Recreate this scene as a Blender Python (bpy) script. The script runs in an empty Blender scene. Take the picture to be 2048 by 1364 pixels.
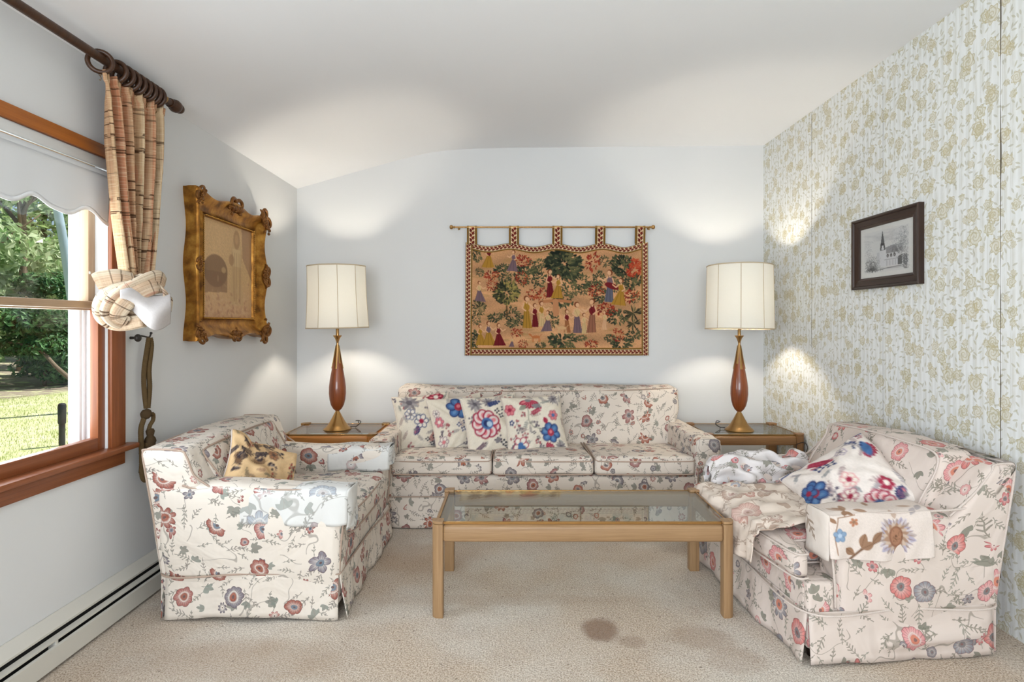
import bpy, bmesh, math, random
import numpy as np
from mathutils import Vector, Matrix
random.seed(7)
RNG = np.random.default_rng(7)
scene = bpy.context.scene
COL = scene.collection
PI = math.pi
F = 1150.0            # focal length in pixels of the 2048 frame
CAM_Z = 1.2
XL, XR, YB, YR = -1.643, 1.922, 4.395, -2.6     # room: left, right, back, rear walls

# ---------------------------------------------------------------- objects
FRAME = {}            # object -> (loc, rotz) of its thing, to write parts in world metres

def thing(name, label, cat, loc=(0, 0, 0), rotz=0.0, group=None):
    o = bpy.data.objects.new(name, None)
    o.empty_display_size = 0.05
    COL.objects.link(o)
    o.location = loc
    o.rotation_euler = (0, 0, rotz)
    tag(o, label, cat, group)
    FRAME[o.name] = (np.array(loc, float), rotz)
    return o

def tag(o, label, cat, group=None):
    o['label'] = label
    o['category'] = cat
    if group:
        o['group'] = group
    return o

def mk(name, V, Fc, mat, parent=None, uv=None, col=None, smooth=True, sharp=None, local=False, kind=None):
    V = np.asarray(V, float)
    if parent is not None and not local:
        loc, a = FRAME[parent.name]
        V = V - loc
        c, s = math.cos(-a), math.sin(-a)
        V = np.stack([V[:, 0] * c - V[:, 1] * s, V[:, 0] * s + V[:, 1] * c, V[:, 2]], 1)
    me = bpy.data.meshes.new(name)
    fl = Fc.tolist() if isinstance(Fc, np.ndarray) else Fc
    me.from_pydata(V.tolist(), [], fl)
    if uv is not None:
        l = me.uv_layers.new(name='UVMap')
        l.data.foreach_set('uv', np.asarray(uv, np.float32).ravel())
    if col is not None:
        c4 = np.ones((len(V), 4), np.float32)
        c4[:, :3] = col
        at = me.color_attributes.new(name='Col', type='FLOAT_COLOR', domain='POINT')
        at.data.foreach_set('color', c4.ravel())
    me.polygons.foreach_set('use_smooth', [smooth] * len(me.polygons))
    if sharp:
        me.set_sharp_from_angle(angle=math.radians(sharp))
    me.update()
    if mat is not None:
        me.materials.append(mat)
    o = bpy.data.objects.new(name, me)
    COL.objects.link(o)
    if parent is not None:
        o.parent = parent
        FRAME[o.name] = FRAME[parent.name]
    else:
        FRAME[o.name] = (np.zeros(3), 0.0)
    if kind:
        o['kind'] = kind
    return o

def copy_tree(o, parent=None):
    c = o.copy()
    COL.objects.link(c)
    if parent is not None:
        c.parent = parent
    for ch in list(o.children):
        copy_tree(ch, c)
    return c

# ---------------------------------------------------------------- mesh makers (verts, faces, uv)
def join(*ms):
    V, Fc, U = [], [], []
    n = 0
    hasuv = all(len(m) > 2 and m[2] is not None for m in ms)
    for m in ms:
        V.append(np.asarray(m[0], float))
        fl = m[1].tolist() if isinstance(m[1], np.ndarray) else m[1]
        Fc += [[i + n for i in f] for f in fl]
        n += len(m[0])
        if hasuv:
            U.append(np.asarray(m[2]))
    return np.concatenate(V), Fc, (np.concatenate(U) if hasuv else None)

def box_uv(V, Fc):
    """box projection in metres, u along the longest side of the whole shape"""
    V = np.asarray(V)
    ext = V.max(0) - V.min(0)
    out = []
    for f in Fc:
        P = V[list(f)]
        n = np.cross(P[1] - P[0], P[2] - P[0])
        if len(P) > 3:
            n = n + np.cross(P[2] - P[0], P[3] - P[0])
        k = int(np.argmax(np.abs(n)))
        ax = [i for i in range(3) if i != k]
        if ext[ax[1]] > ext[ax[0]]:
            ax = ax[::-1]
        out.append(P[:, ax])
    return np.concatenate(out)

def bbox(lo, hi, bevel=0.003, seg=2):
    lo = np.array(lo, float); hi = np.array(hi, float)
    bm = bmesh.new()
    bmesh.ops.create_cube(bm, size=1)
    for v in bm.verts:
        v.co = Vector([(lo[i] + hi[i]) / 2 + v.co[i] * (hi[i] - lo[i]) for i in range(3)])
    b = min(bevel, 0.49 * float((hi - lo).min()))
    if b > 0:
        bmesh.ops.bevel(bm, geom=list(bm.edges), offset=b, segments=seg, profile=0.5, affect='EDGES')
    bm.verts.index_update()
    V = np.array([v.co[:] for v in bm.verts])
    Fc = [[v.index for v in f.verts] for f in bm.faces]
    bm.free()
    return V, Fc, box_uv(V, Fc)

def prism(poly, axis, lo, hi, bevel=0.0):
    """polygon (2-D points) extruded along axis 0/1/2 between lo and hi"""
    bm = bmesh.new()
    ax = [i for i in range(3) if i != axis]
    vs = []
    for p in poly:
        c = [0, 0, 0]
        c[ax[0]], c[ax[1]], c[axis] = p[0], p[1], lo
        vs.append(bm.verts.new(c))
    f = bm.faces.new(vs)
    r = bmesh.ops.extrude_face_region(bm, geom=[f])
    for e in r['geom']:
        if isinstance(e, bmesh.types.BMVert):
            e.co[axis] = hi
    bmesh.ops.recalc_face_normals(bm, faces=list(bm.faces))
    if bevel:
        bmesh.ops.bevel(bm, geom=list(bm.edges), offset=bevel, segments=2, profile=0.5, affect='EDGES')
    bm.verts.index_update()
    V = np.array([v.co[:] for v in bm.verts])
    Fc = [[v.index for v in q.verts] for q in bm.faces]
    bm.free()
    return V, Fc, box_uv(V, Fc)

def rbox(lo, hi, r, step=0.02, deform=None, uvoff=None):
    """softly rounded box as a fine grid; deform(V, N) -> V"""
    lo = np.array(lo, float); hi = np.array(hi, float)
    c = (lo + hi) / 2; h = (hi - lo) / 2
    r = min(r, h.min() * 0.999)
    def line(k):
        n = max(2, int(round(2 * (h[k] - r) / step)))
        a = np.linspace(-(h[k] - r), h[k] - r, n + 1)
        m = 4
        t = np.tan(np.linspace(0, PI / 4, m + 1)[1:]) * r
        return np.concatenate([-(h[k] - r) - t[::-1], a, (h[k] - r) + t])
    L = [line(k) for k in range(3)]
    Vs, Fs, Us, n0 = [], [], [], 0
    for k in range(3):
        a, b = [i for i in range(3) if i != k]
        A, B = np.meshgrid(L[a], L[b], indexing='ij')
        na, nb = A.shape
        idx = np.arange(na * nb).reshape(na, nb)
        q = np.stack([idx[:-1, :-1], idx[1:, :-1], idx[1:, 1:], idx[:-1, 1:]], -1).reshape(-1, 4)
        # u horizontal, v vertical
        ua, ub = (a, b)
        for sgn in (-1, 1):
            P = np.zeros((na * nb, 3))
            P[:, a] = A.ravel(); P[:, b] = B.ravel(); P[:, k] = sgn * h[k]
            flip = (sgn > 0) == (k == 1)
            qq = q[:, ::-1] if flip else q
            Vs.append(P); Fs.append(qq + n0)
            uvv = P[:, [ua, ub]] + np.array([k * 1.37 + sgn * 0.61, k * 0.77 - sgn * 0.43])
            Us.append(uvv[qq.ravel()])
            n0 += len(P)
    V = np.concatenate(Vs); Fq = np.concatenate(Fs); U = np.concatenate(Us)
    key = np.round(V * 1e5).astype(np.int64)
    _, first, inv = np.unique(key, axis=0, return_index=True, return_inverse=True)
    inv = inv.ravel()
    V = V[first]; Fq = inv[Fq]
    core = np.clip(V, -(h - r), h - r)
    d = V - core
    ln = np.linalg.norm(d, axis=1, keepdims=True)
    N = d / np.maximum(ln, 1e-9)
    V = core + N * r
    V = V + c
    if deform is not None:
        V = deform(V, N)
    if uvoff is None:
        uvoff = RNG.uniform(0, 7, 2)
    return V, Fq, U + uvoff

def grid(nu, nv, fn, wrapu=False):
    """fn(u, v) -> (..., 3) on [0,1]^2 ; returns verts, quads, per-loop uv(0..1)"""
    u = np.linspace(0, 1, nu + 1)[: nu if wrapu else nu + 1]
    v = np.linspace(0, 1, nv + 1)
    Ug, Vg = np.meshgrid(u, v, indexing='ij')
    P = fn(Ug, Vg).reshape(-1, 3)
    n, m = Ug.shape
    idx = np.arange(n * m).reshape(n, m)
    if wrapu:
        idx2 = np.concatenate([idx, idx[:1]], 0)
    else:
        idx2 = idx
    q = np.stack([idx2[:-1, :-1], idx2[1:, :-1], idx2[1:, 1:], idx2[:-1, 1:]], -1).reshape(-1, 4)
    uv = np.stack([Ug.ravel(), Vg.ravel()], 1)
    return P, q, uv[q.ravel()], (n, m)

def vnormals(V, Q):
    V = np.asarray(V); N = np.zeros_like(V)
    a, b, c, d = V[Q[:, 0]], V[Q[:, 1]], V[Q[:, 2]], V[Q[:, 3]]
    fn = np.cross(c - a, d - b)
    for k in range(4):
        np.add.at(N, Q[:, k], fn)
    return N / np.maximum(np.linalg.norm(N, axis=1, keepdims=True), 1e-12)

def sheet(nu, nv, fn, thick=0.003, uvscale=(1, 1), uvoff=(0, 0)):
    """cloth: grid with a back and a rim, so that it has thickness"""
    P, q, uv, (n, m) = grid(nu, nv, fn)
    N = vnormals(P, q)
    B = P - N * thick
    k = len(P)
    idx = np.arange(k).reshape(n, m)
    rim = np.concatenate([idx[0, :], idx[1:, -1], idx[-1, ::-1][1:], idx[::-1, 0][1:]])
    rq = np.stack([rim[:-1], rim[1:], rim[1:] + k, rim[:-1] + k], -1)
    Q = np.concatenate([q, q[:, ::-1] + k, rq])
    V = np.concatenate([P, B])
    u1 = np.linspace(0, 1, n); v1 = np.linspace(0, 1, m)
    Ug, Vg = np.meshgrid(u1, v1, indexing='ij')
    t = np.stack([Ug.ravel(), Vg.ravel()], 1) * np.array(uvscale) + np.array(uvoff)
    t = np.concatenate([t, t])
    return V, Q, t[Q.ravel()]

def lathe(prof, seg=48, center=(0, 0, 0), caps=True, ratio=None):
    prof = np.array(prof, float)
    a = np.linspace(0, 2 * PI, seg, endpoint=False)
    ring = np.stack([np.cos(a), np.sin(a)], 1)
    V = np.concatenate([np.concatenate([ring * r, np.full((seg, 1), z)], 1) for r, z in prof])
    n = len(prof)
    idx = np.arange(n * seg).reshape(n, seg)
    nx = np.roll(idx, -1, 1)
    q = np.stack([idx[:-1], nx[:-1], nx[1:], idx[1:]], -1).reshape(-1, 4)
    uu = np.stack([idx[:-1] * 0, idx[:-1] * 0], -1)
    Fc = q.tolist()
    if caps:
        if prof[0][0] > 1e-6:
            Fc.append(idx[0][::-1].tolist())
        if prof[-1][0] > 1e-6:
            Fc.append(idx[-1].tolist())
    V = V + np.array(center)
    # uv: angle along u (metres), z along v
    uvv = []
    for f in Fc:
        for i in f:
            k, j = divmod(i, seg)
            uvv.append((V[i][2], abs(j / seg * 2 - 1) * PI * 0.05))
    return V, Fc, np.array(uvv)

def tube(path, rad, seg=10, closed=False, flat=None, up=(0, 0, 1), mod=None):
    """swept tube; rad scalar or array; flat=(a,b) elliptical scale; mod(k, phi)->radius factor"""
    P = np.array(path, float)
    n = len(P)
    rad = np.broadcast_to(np.array(rad, float), (n,))
    T = np.zeros_like(P)
    if closed:
        T = np.roll(P, -1, 0) - np.roll(P, 1, 0)
    else:
        T[1:-1] = P[2:] - P[:-2]; T[0] = P[1] - P[0]; T[-1] = P[-1] - P[-2]
    T /= np.maximum(np.linalg.norm(T, axis=1, keepdims=True), 1e-12)
    nrm = np.cross(T[0], np.array(up, float))
    if np.linalg.norm(nrm) < 1e-6:
        nrm = np.cross(T[0], np.array((1, 0, 0.3)))
    nrm /= np.linalg.norm(nrm)
    a = np.linspace(0, 2 * PI, seg, endpoint=False)
    V = []
    fa, fb = flat if flat is not None else (1, 1)
    for i in range(n):
        nrm = nrm - T[i] * nrm.dot(T[i]); nrm /= max(np.linalg.norm(nrm), 1e-9)
        b = np.cross(T[i], nrm)
        rr = rad[i] * (mod(i, a) if mod is not None else 1.0)
        V.append(P[i] + (np.cos(a) * fa * rr)[:, None] * nrm + (np.sin(a) * fb * rr)[:, None] * b)
    V = np.concatenate(V)
    idx = np.arange(n * seg).reshape(n, seg)
    nx = np.roll(idx, -1, 1)
    if closed:
        i2 = np.roll(idx, -1, 0); n2 = np.roll(nx, -1, 0)
        q = np.stack([idx, nx, n2, i2], -1).reshape(-1, 4)
        Fc = q.tolist()
    else:
        q = np.stack([idx[:-1], nx[:-1], nx[1:], idx[1:]], -1).reshape(-1, 4)
        Fc = q.tolist() + [idx[0][::-1].tolist(), idx[-1].tolist()]
    L = np.concatenate([[0], np.cumsum(np.linalg.norm(np.diff(P, axis=0), axis=1))])
    uv = np.array([((i % seg) / seg * 2 * PI * float(rad.mean()), L[i // seg]) for f in Fc for i in f])
    return V, Fc, uv

def spline(pts, n=40, closed=False):
    """Catmull-Rom through the points"""
    P = np.array(pts, float)
    if closed:
        P = np.concatenate([P[-1:], P, P[:2]])
    else:
        P = np.concatenate([[2 * P[0] - P[1]], P, [2 * P[-1] - P[-2]]])
    m = len(P) - 3
    out = []
    for t in np.linspace(0, m, n, endpoint=not closed):
        i = min(int(t), m - 1); f = t - i
        p0, p1, p2, p3 = P[i:i + 4]
        out.append(0.5 * (2 * p1 + (p2 - p0) * f + (2 * p0 - 5 * p1 + 4 * p2 - p3) * f * f + (3 * p1 - p0 - 3 * p2 + p3) * f ** 3))
    return np.array(out)

def ball(c, r, seg=12, sq=(1, 1, 1)):
    a = np.linspace(-PI / 2, PI / 2, seg // 2 + 1)
    V, Fc, uv = lathe([(max(math.cos(t) * r, 1e-5), math.sin(t) * r) for t in a], seg)
    return V * np.array(sq) + np.array(c), Fc, uv

def rot(V, axis, ang, about=(0, 0, 0)):
    R = np.array(Matrix.Rotation(ang, 3, axis))
    return (np.asarray(V) - np.array(about)) @ R.T + np.array(about)

def wob(V, seed, freq, amp, aniso=(1, 1, 1)):
    """cheap smooth vector noise, used for cloth unevenness"""
    r = np.random.default_rng(seed)
    W = np.asarray(V) * np.array(aniso)
    out = np.zeros((len(V),))
    for k in range(5):
        d = r.normal(size=3); d /= np.linalg.norm(d)
        out += np.sin((W @ d) * freq * r.uniform(0.6, 1.7) + r.uniform(0, 6.28)) / 5
    return out * amp * 1.6

def puff(amp, seed, freq=9, base=None):
    def f(V, N):
        if base is not None:
            V = base(V, N)
        return V + N * wob(V, seed, freq, amp)[:, None]
    return f

def at(px, py, Y):
    """point in the room seen at this place of the photograph, at depth Y"""
    return np.array([(px - 1024) * Y / F, Y, CAM_Z - (py - 648) * Y / F])
SKY, SUN, DAY1, DAY2, DAY3, FILL, EXPO = 0.14, 7.2, 38.0, 60.0, 185.0, 8.0, -0.11
# ---------------------------------------------------------------- node helpers
def lin(c):
    """sRGB 0-255 or 0-1 -> linear"""
    c = np.array(c, float)
    if c.max() > 1.0:
        c = c / 255
    return np.where(c <= 0.04045, c / 12.92, ((c + 0.055) / 1.055) ** 2.4)

def l4(c):
    return tuple(lin(c)) + (1.0,)

class S:
    nt = None
    def __init__(s, k): s.k = k
    def __add__(a, b): return op('ADD', a, b)
    __radd__ = __add__
    def __sub__(a, b): return op('SUBTRACT', a, b)
    def __rsub__(a, b): return op('SUBTRACT', b, a)
    def __mul__(a, b): return op('MULTIPLY', a, b)
    __rmul__ = __mul__
    def __truediv__(a, b): return op('DIVIDE', a, b)

def put(sock, v):
    if isinstance(v, S): S.nt.links.new(v.k, sock)
    elif isinstance(v, bpy.types.NodeSocket): S.nt.links.new(v, sock)
    else: sock.default_value = v

def op(o, a, b=None, c=None, clamp=False):
    n = S.nt.nodes.new('ShaderNodeMath'); n.operation = o; n.use_clamp = clamp
    put(n.inputs[0], a)
    if b is not None: put(n.inputs[1], b)
    if c is not None: put(n.inputs[2], c)
    return S(n.outputs[0])

def lt(a, b): return op('LESS_THAN', a, b)
def gt(a, b): return op('GREATER_THAN', a, b)
def sabs(a): return op('ABSOLUTE', a)
def sstep(x, e0, e1, lo=0.0, hi=1.0):
    n = S.nt.nodes.new('ShaderNodeMapRange'); n.interpolation_type = 'SMOOTHSTEP'
    put(n.inputs[0], x); put(n.inputs[1], e0); put(n.inputs[2], e1); put(n.inputs[3], lo); put(n.inputs[4], hi)
    return S(n.outputs[0])

def mix(f, a, b, blend='MIX'):
    n = S.nt.nodes.new('ShaderNodeMix'); n.data_type = 'RGBA'; n.blend_type = blend
    put(n.inputs[0], f)
    put(n.inputs[6], a if not isinstance(a, (tuple, list)) else a)
    put(n.inputs[7], b)
    return S(n.outputs[2])

def comb(x, y, z=0.0):
    n = S.nt.nodes.new('ShaderNodeCombineXYZ')
    put(n.inputs[0], x); put(n.inputs[1], y); put(n.inputs[2], z)
    return S(n.outputs[0])

def sep(v):
    n = S.nt.nodes.new('ShaderNodeSeparateXYZ'); put(n.inputs[0], v)
    return S(n.outputs[0]), S(n.outputs[1]), S(n.outputs[2])

def noise(v, scale, detail=3, rough=0.5, dim='3D'):
    n = S.nt.nodes.new('ShaderNodeTexNoise'); n.noise_dimensions = dim
    put(n.inputs['Vector'], v); n.inputs['Scale'].default_value = scale
    n.inputs['Detail'].default_value = detail; n.inputs['Roughness'].default_value = rough
    return S(n.outputs[0])

def voro(v, scale, rnd=1.0, feature='F1'):
    n = S.nt.nodes.new('ShaderNodeTexVoronoi'); n.voronoi_dimensions = '2D'; n.feature = feature
    put(n.inputs['Vector'], v); n.inputs['Scale'].default_value = scale; n.inputs['Randomness'].default_value = rnd
    return n

def ramp(f, stops, interp='LINEAR'):
    n = S.nt.nodes.new('ShaderNodeValToRGB'); n.color_ramp.interpolation = interp
    e = n.color_ramp.elements
    while len(e) < len(stops): e.new(0.5)
    for k, (p, c) in enumerate(stops):
        e[k].position = p; e[k].color = l4(c)
    put(n.inputs[0], f)
    return S(n.outputs[0])

def uvnode():
    n = S.nt.nodes.new('ShaderNodeUVMap')
    return S(n.outputs[0])

def coords(kind='Object'):
    n = S.nt.nodes.new('ShaderNodeTexCoord')
    return S(n.outputs[kind])

def worldpos():
    n = S.nt.nodes.new('ShaderNodeNewGeometry')
    return S(n.outputs['Position'])

def bump(h, strength=0.3, dist=0.01, normal=None):
    n = S.nt.nodes.new('ShaderNodeBump')
    n.inputs['Strength'].default_value = strength; n.inputs['Distance'].default_value = dist
    put(n.inputs['Height'], h)
    if normal is not None: put(n.inputs['Normal'], normal)
    return S(n.outputs[0])

def new_mat(name):
    m = bpy.data.materials.new(name); m.use_nodes = True
    nt = m.node_tree
    S.nt = nt
    return m, nt.nodes['Principled BSDF']

def plain(name, c, rough=0.5, metal=0.0, spec=0.5, nscale=None, namp=0.1, bumpv=None, coat=0.0):
    m, b = new_mat(name)
    if nscale:
        n = noise(coords(), nscale, 4)
        k = lin(c)
        put(b.inputs['Base Color'], mix(n, tuple(np.clip(k * (1 - namp), 0, 1)) + (1,), tuple(np.clip(k * (1 + namp), 0, 1)) + (1,)))
    else:
        b.inputs['Base Color'].default_value = l4(c)
    b.inputs['Roughness'].default_value = rough
    b.inputs['Metallic'].default_value = metal
    b.inputs['Specular IOR Level'].default_value = spec
    b.inputs['Coat Weight'].default_value = coat
    if bumpv:
        put(b.inputs['Normal'], bump(noise(coords(), bumpv[0], 3), bumpv[1], bumpv[2]))
    return m

def wood(name, c1, c2, rough=0.45, gl=4.0, gw=90.0, coat=0.0, spec=0.4):
    m, b = new_mat(name)
    x, y, z = sep(uvnode())
    v = comb(x * gl, y * gw)
    n = noise(v, 1.0, 4, 0.6)
    n2 = noise(comb(x * gl * 3, y * gw * 4), 1.0, 2)
    n3 = noise(comb(x * 1.5, y * 6), 1.0, 2)
    f = n * 0.6 + n2 * 0.25 + n3 * 0.3
    put(b.inputs['Base Color'], ramp(f, [(0.38, c2), (0.72, c1)]))
    b.inputs['Roughness'].default_value = rough
    b.inputs['Specular IOR Level'].default_value = spec
    b.inputs['Coat Weight'].default_value = coat
    put(b.inputs['Normal'], bump(n2, 0.12, 0.002))
    return m

def colattr(name, rough=0.9, bumpscale=None, spec=0.2, bs=0.2):
    m, b = new_mat(name)
    n = S.nt.nodes.new('ShaderNodeAttribute'); n.attribute_name = 'Col'
    S.nt.links.new(n.outputs['Color'], b.inputs['Base Color'])
    b.inputs['Roughness'].default_value = rough
    b.inputs['Specular IOR Level'].default_value = spec
    if bumpscale:
        put(b.inputs['Normal'], bump(noise(coords(), bumpscale, 2), bs, 0.003))
    return m

def clear_glass(name, tint=(0.93, 0.96, 0.95), ior=1.5, refl=1.0, rough=0.0):
    m = bpy.data.materials.new(name); m.use_nodes = True
    nt = m.node_tree; S.nt = nt
    for n in list(nt.nodes):
        if n.type == 'BSDF_PRINCIPLED': nt.nodes.remove(n)
    out = [n for n in nt.nodes if n.type == 'OUTPUT_MATERIAL'][0]
    t = nt.nodes.new('ShaderNodeBsdfTransparent'); t.inputs[0].default_value = tint + (1,)
    g = nt.nodes.new('ShaderNodeBsdfGlossy'); g.inputs['Roughness'].default_value = rough
    lw_ = nt.nodes.new('ShaderNodeLayerWeight'); lw_.inputs[0].default_value = 0.5
    f0 = ((ior - 1) / (ior + 1)) ** 2
    fr = op('POWER', S(lw_.outputs['Facing']), 5.0) * (1 - f0) + f0
    mx = nt.nodes.new('ShaderNodeMixShader')
    put(mx.inputs[0], op('MULTIPLY', fr, refl, clamp=True))
    nt.links.new(t.outputs[0], mx.inputs[1]); nt.links.new(g.outputs[0], mx.inputs[2])
    nt.links.new(mx.outputs[0], out.inputs[0])
    return m

# ---------------------------------------------------------------- flowered chintz
def cell(x, y, scale, off, rnd=0.8):
    v = comb(x + off[0], y + off[1])
    n = voro(v, scale, rnd)
    px, py, _ = sep(S(n.outputs['Position']))
    r, g, b = sep(S(n.outputs['Color']))
    return (x + off[0]) - px, (y + off[1]) - py, r, g, b

def turned(dx, dy, ang):
    c = op('COSINE', ang); s = op('SINE', ang)
    return dx * c + dy * s, dy * c - dx * s

def floral(name, pal, seed=0.0, k=1.0, dens=1.0, bumps=0.25, strength=1.0):
    """pal: base, big (3 colours), core, small (3), leaf (2), twig"""
    m, b = new_mat(name)
    ux, uy, _ = sep(uvnode())
    x = ux * (1 / k) + seed; y = uy * (1 / k) + seed * 0.37
    # gentle warp so nothing is ruler-perfect
    w = noise(comb(x, y), 13.0, 2)
    wx = x + (w - 0.5) * 0.034
    wy = y + (noise(comb(y + 3.1, x), 13.0, 2) - 0.5) * 0.034
    base = mix(noise(comb(x, y), 3.0, 2), l4(pal['base']), l4(pal['base2']))
    col = base
    # trailing vines
    n1 = noise(comb(x * 1.0 + 2.0, y), 6.0, 1.5)
    vine = sstep(sabs(n1 - 0.5), 0.0022, 0.0055, 1.0, 0.0)
    keep = gt(noise(comb(x + 9.0, y), 7.0, 1), 0.47)
    col = mix(vine * keep * (0.6 * strength), col, l4(pal['twig']))
    # tiny sprigs: fine leaflets both sides of a hair-thin stem
    for sc, off, L, thr in ((11.0, (1.3, 0.4), 0.038, 0.15), (9.5, (4.7, 2.4), 0.048, 0.22), (14.0, (7.9, 3.3), 0.028, 0.2)):
        dx, dy, r, g, bb = cell(wx, wy, sc, off, 0.9)
        a, c = turned(dx, dy, r * 6.283)
        c = c + a * a * (g - 0.5) * 9.0          # curved stem
        inl = lt(sabs(a), L * 0.8)
        stem = lt(sabs(c), 0.0011) * inl
        pm = op('PINGPONG', a + 1.0, 0.0055) - 0.00275
        cc = sabs(c)
        tw = op('SUBTRACT', a + 1.0, cc * 0.9)
        sd = op('PINGPONG', tw, 0.0065) * (1 / 0.0065)
        leaflet = gt(sd, 0.62) * lt(cc, (L * 0.8 - sabs(a)) * 0.36) * gt(cc, 0.0012) * inl
        show = gt(g, thr / dens)
        col = mix(op('MAXIMUM', stem, leaflet) * show * (0.8 * strength), col, mix(bb, l4(pal['twig']), l4(pal['leaf'][1])))
    # larger leaves in threes and fives
    for sc, off, L, thr in ((6.2, (0.7, 5.2), 0.034, 0.25), (7.4, (3.3, 1.9), 0.026, 0.35)):
        dx, dy, r, g, bb = cell(wx, wy, sc, off, 0.85)
        a, c = turned(dx, dy, r * 6.283)
        msk = None
        for ang, ln in ((0.0, 1.0), (0.75, 0.85), (-0.75, 0.85), (1.6, 0.6), (-1.6, 0.6)):
            ca, sa = math.cos(ang), math.sin(ang)
            la = a * ca + c * sa; lc = c * ca - a * sa
            t = la * (1 / (L * ln))
            wd = op('MAXIMUM', (t * (1.0 - t)), 0.0) * (L * ln * 1.05)
            mm = lt(sabs(lc), wd)
            if abs(ang) > 1: mm = mm * gt(g, 0.6)
            msk = mm if msk is None else op('MAXIMUM', msk, mm)
        show = gt(bb, thr / dens)
        lc_ = mix(g, l4(pal['leaf'][0]), l4(pal['leaf'][1]))
        lc_ = mix(lt(sabs(c), 0.0010), lc_, l4(pal['twig']))
        col = mix(msk * show * (0.85 * strength), col, lc_)
    # flowers
    def flowers(col, sc, off, R, cols, core, thr, rnd, fan):
        dx, dy, r, g, bb = cell(wx, wy, sc, off, rnd)
        rad = op('SQRT', dx * dx + dy * dy)
        th = op('ARCTAN2', dy, dx) + r * 6.283
        Rr = R * (0.72 + g * 0.42)
        rho = rad / Rr
        npet = op('FLOOR', bb * 3.99) + 5.0
        th2 = op('ARCTAN2', op('SINE', th), op('COSINE', th))        # wrapped
        pet = sabs(op('COSINE', th * npet * 0.5))
        star = gt(g, 0.5)
        depth = star * 0.42 + 0.16
        edge = 1.0 - depth * (1.0 - op('POWER', pet, 0.6))
        d = edge - rho                                               # >0 inside
        ins = gt(d, 0.0)
        fanm = gt(sabs(th2), 1.75)
        isfan = lt(sabs(bb - 0.5), fan)
        cut = 1.0 - fanm * isfan * gt(rho, 0.16)
        c1 = mix(gt(r, 0.36), l4(cols[0]), l4(cols[1]))
        c1 = mix(gt(r, 0.68), c1, l4(cols[2]))
        c2 = mix(gt(bb, 0.5), l4(core[0]), l4(core[1]))
        pale = mix(0.55, c1, l4(pal['base']))
        body = mix(sstep(rho / edge, 0.25, 0.95), pale, c1)
        veins = gt(sabs(op('SINE', th * npet * 1.5)), 0.93) * gt(rho, 0.3)
        body = mix(veins * 0.5, body, l4(pal['deep']))
        ring = lt(sabs(rho - 0.46), 0.045)
        body = mix(ring * 0.7 * gt(bb, 0.35), body, l4(pal['base']))
        body = mix(lt(rho, 0.34), body, c2)
        body = mix(lt(rho, 0.13), body, l4(pal['deep']))
        body = mix(lt(d, 0.07) * 0.6, body, l4(pal['deep']))
        show = gt(op('FRACT', r * 7.31 + g * 3.17), thr)
        # calyx and stem behind fan flowers
        a, c = turned(dx, dy, 0.0 - r * 6.283)
        return mix(ins * cut * show * (0.92 * strength), col, body)
    col = flowers(col, 9.0, (5.1, 3.6), 0.0185, pal['small'], (pal['core'][0], pal['base']), 1 - 0.72 * dens, 0.85, 0.2)
    col = flowers(col, 6.9, (2.2, 7.7), 0.0425, pal['big'], pal['core'], 1 - 0.84 * dens, 0.70, 0.22)
    put(b.inputs['Base Color'], col)
    b.inputs['Roughness'].default_value = 0.85
    b.inputs['Specular IOR Level'].default_value = 0.22
    b.inputs['Sheen Weight'].default_value = 0.05
    wr = noise(comb(ux * 5.0, uy * 5.0 + (noise(comb(ux, uy), 4.0, 1)) * 2.5), 1.0, 3, 0.55)
    wv = noise(comb(ux, uy), 420.0, 1)
    nb = bump(wr + noise(comb(ux * 13.0, uy * 7.0 + 3.0), 1.0, 2) * 0.35, bumps, 0.045)
    put(b.inputs['Normal'], bump(wv, 0.08, 0.001, nb))
    return m
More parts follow.
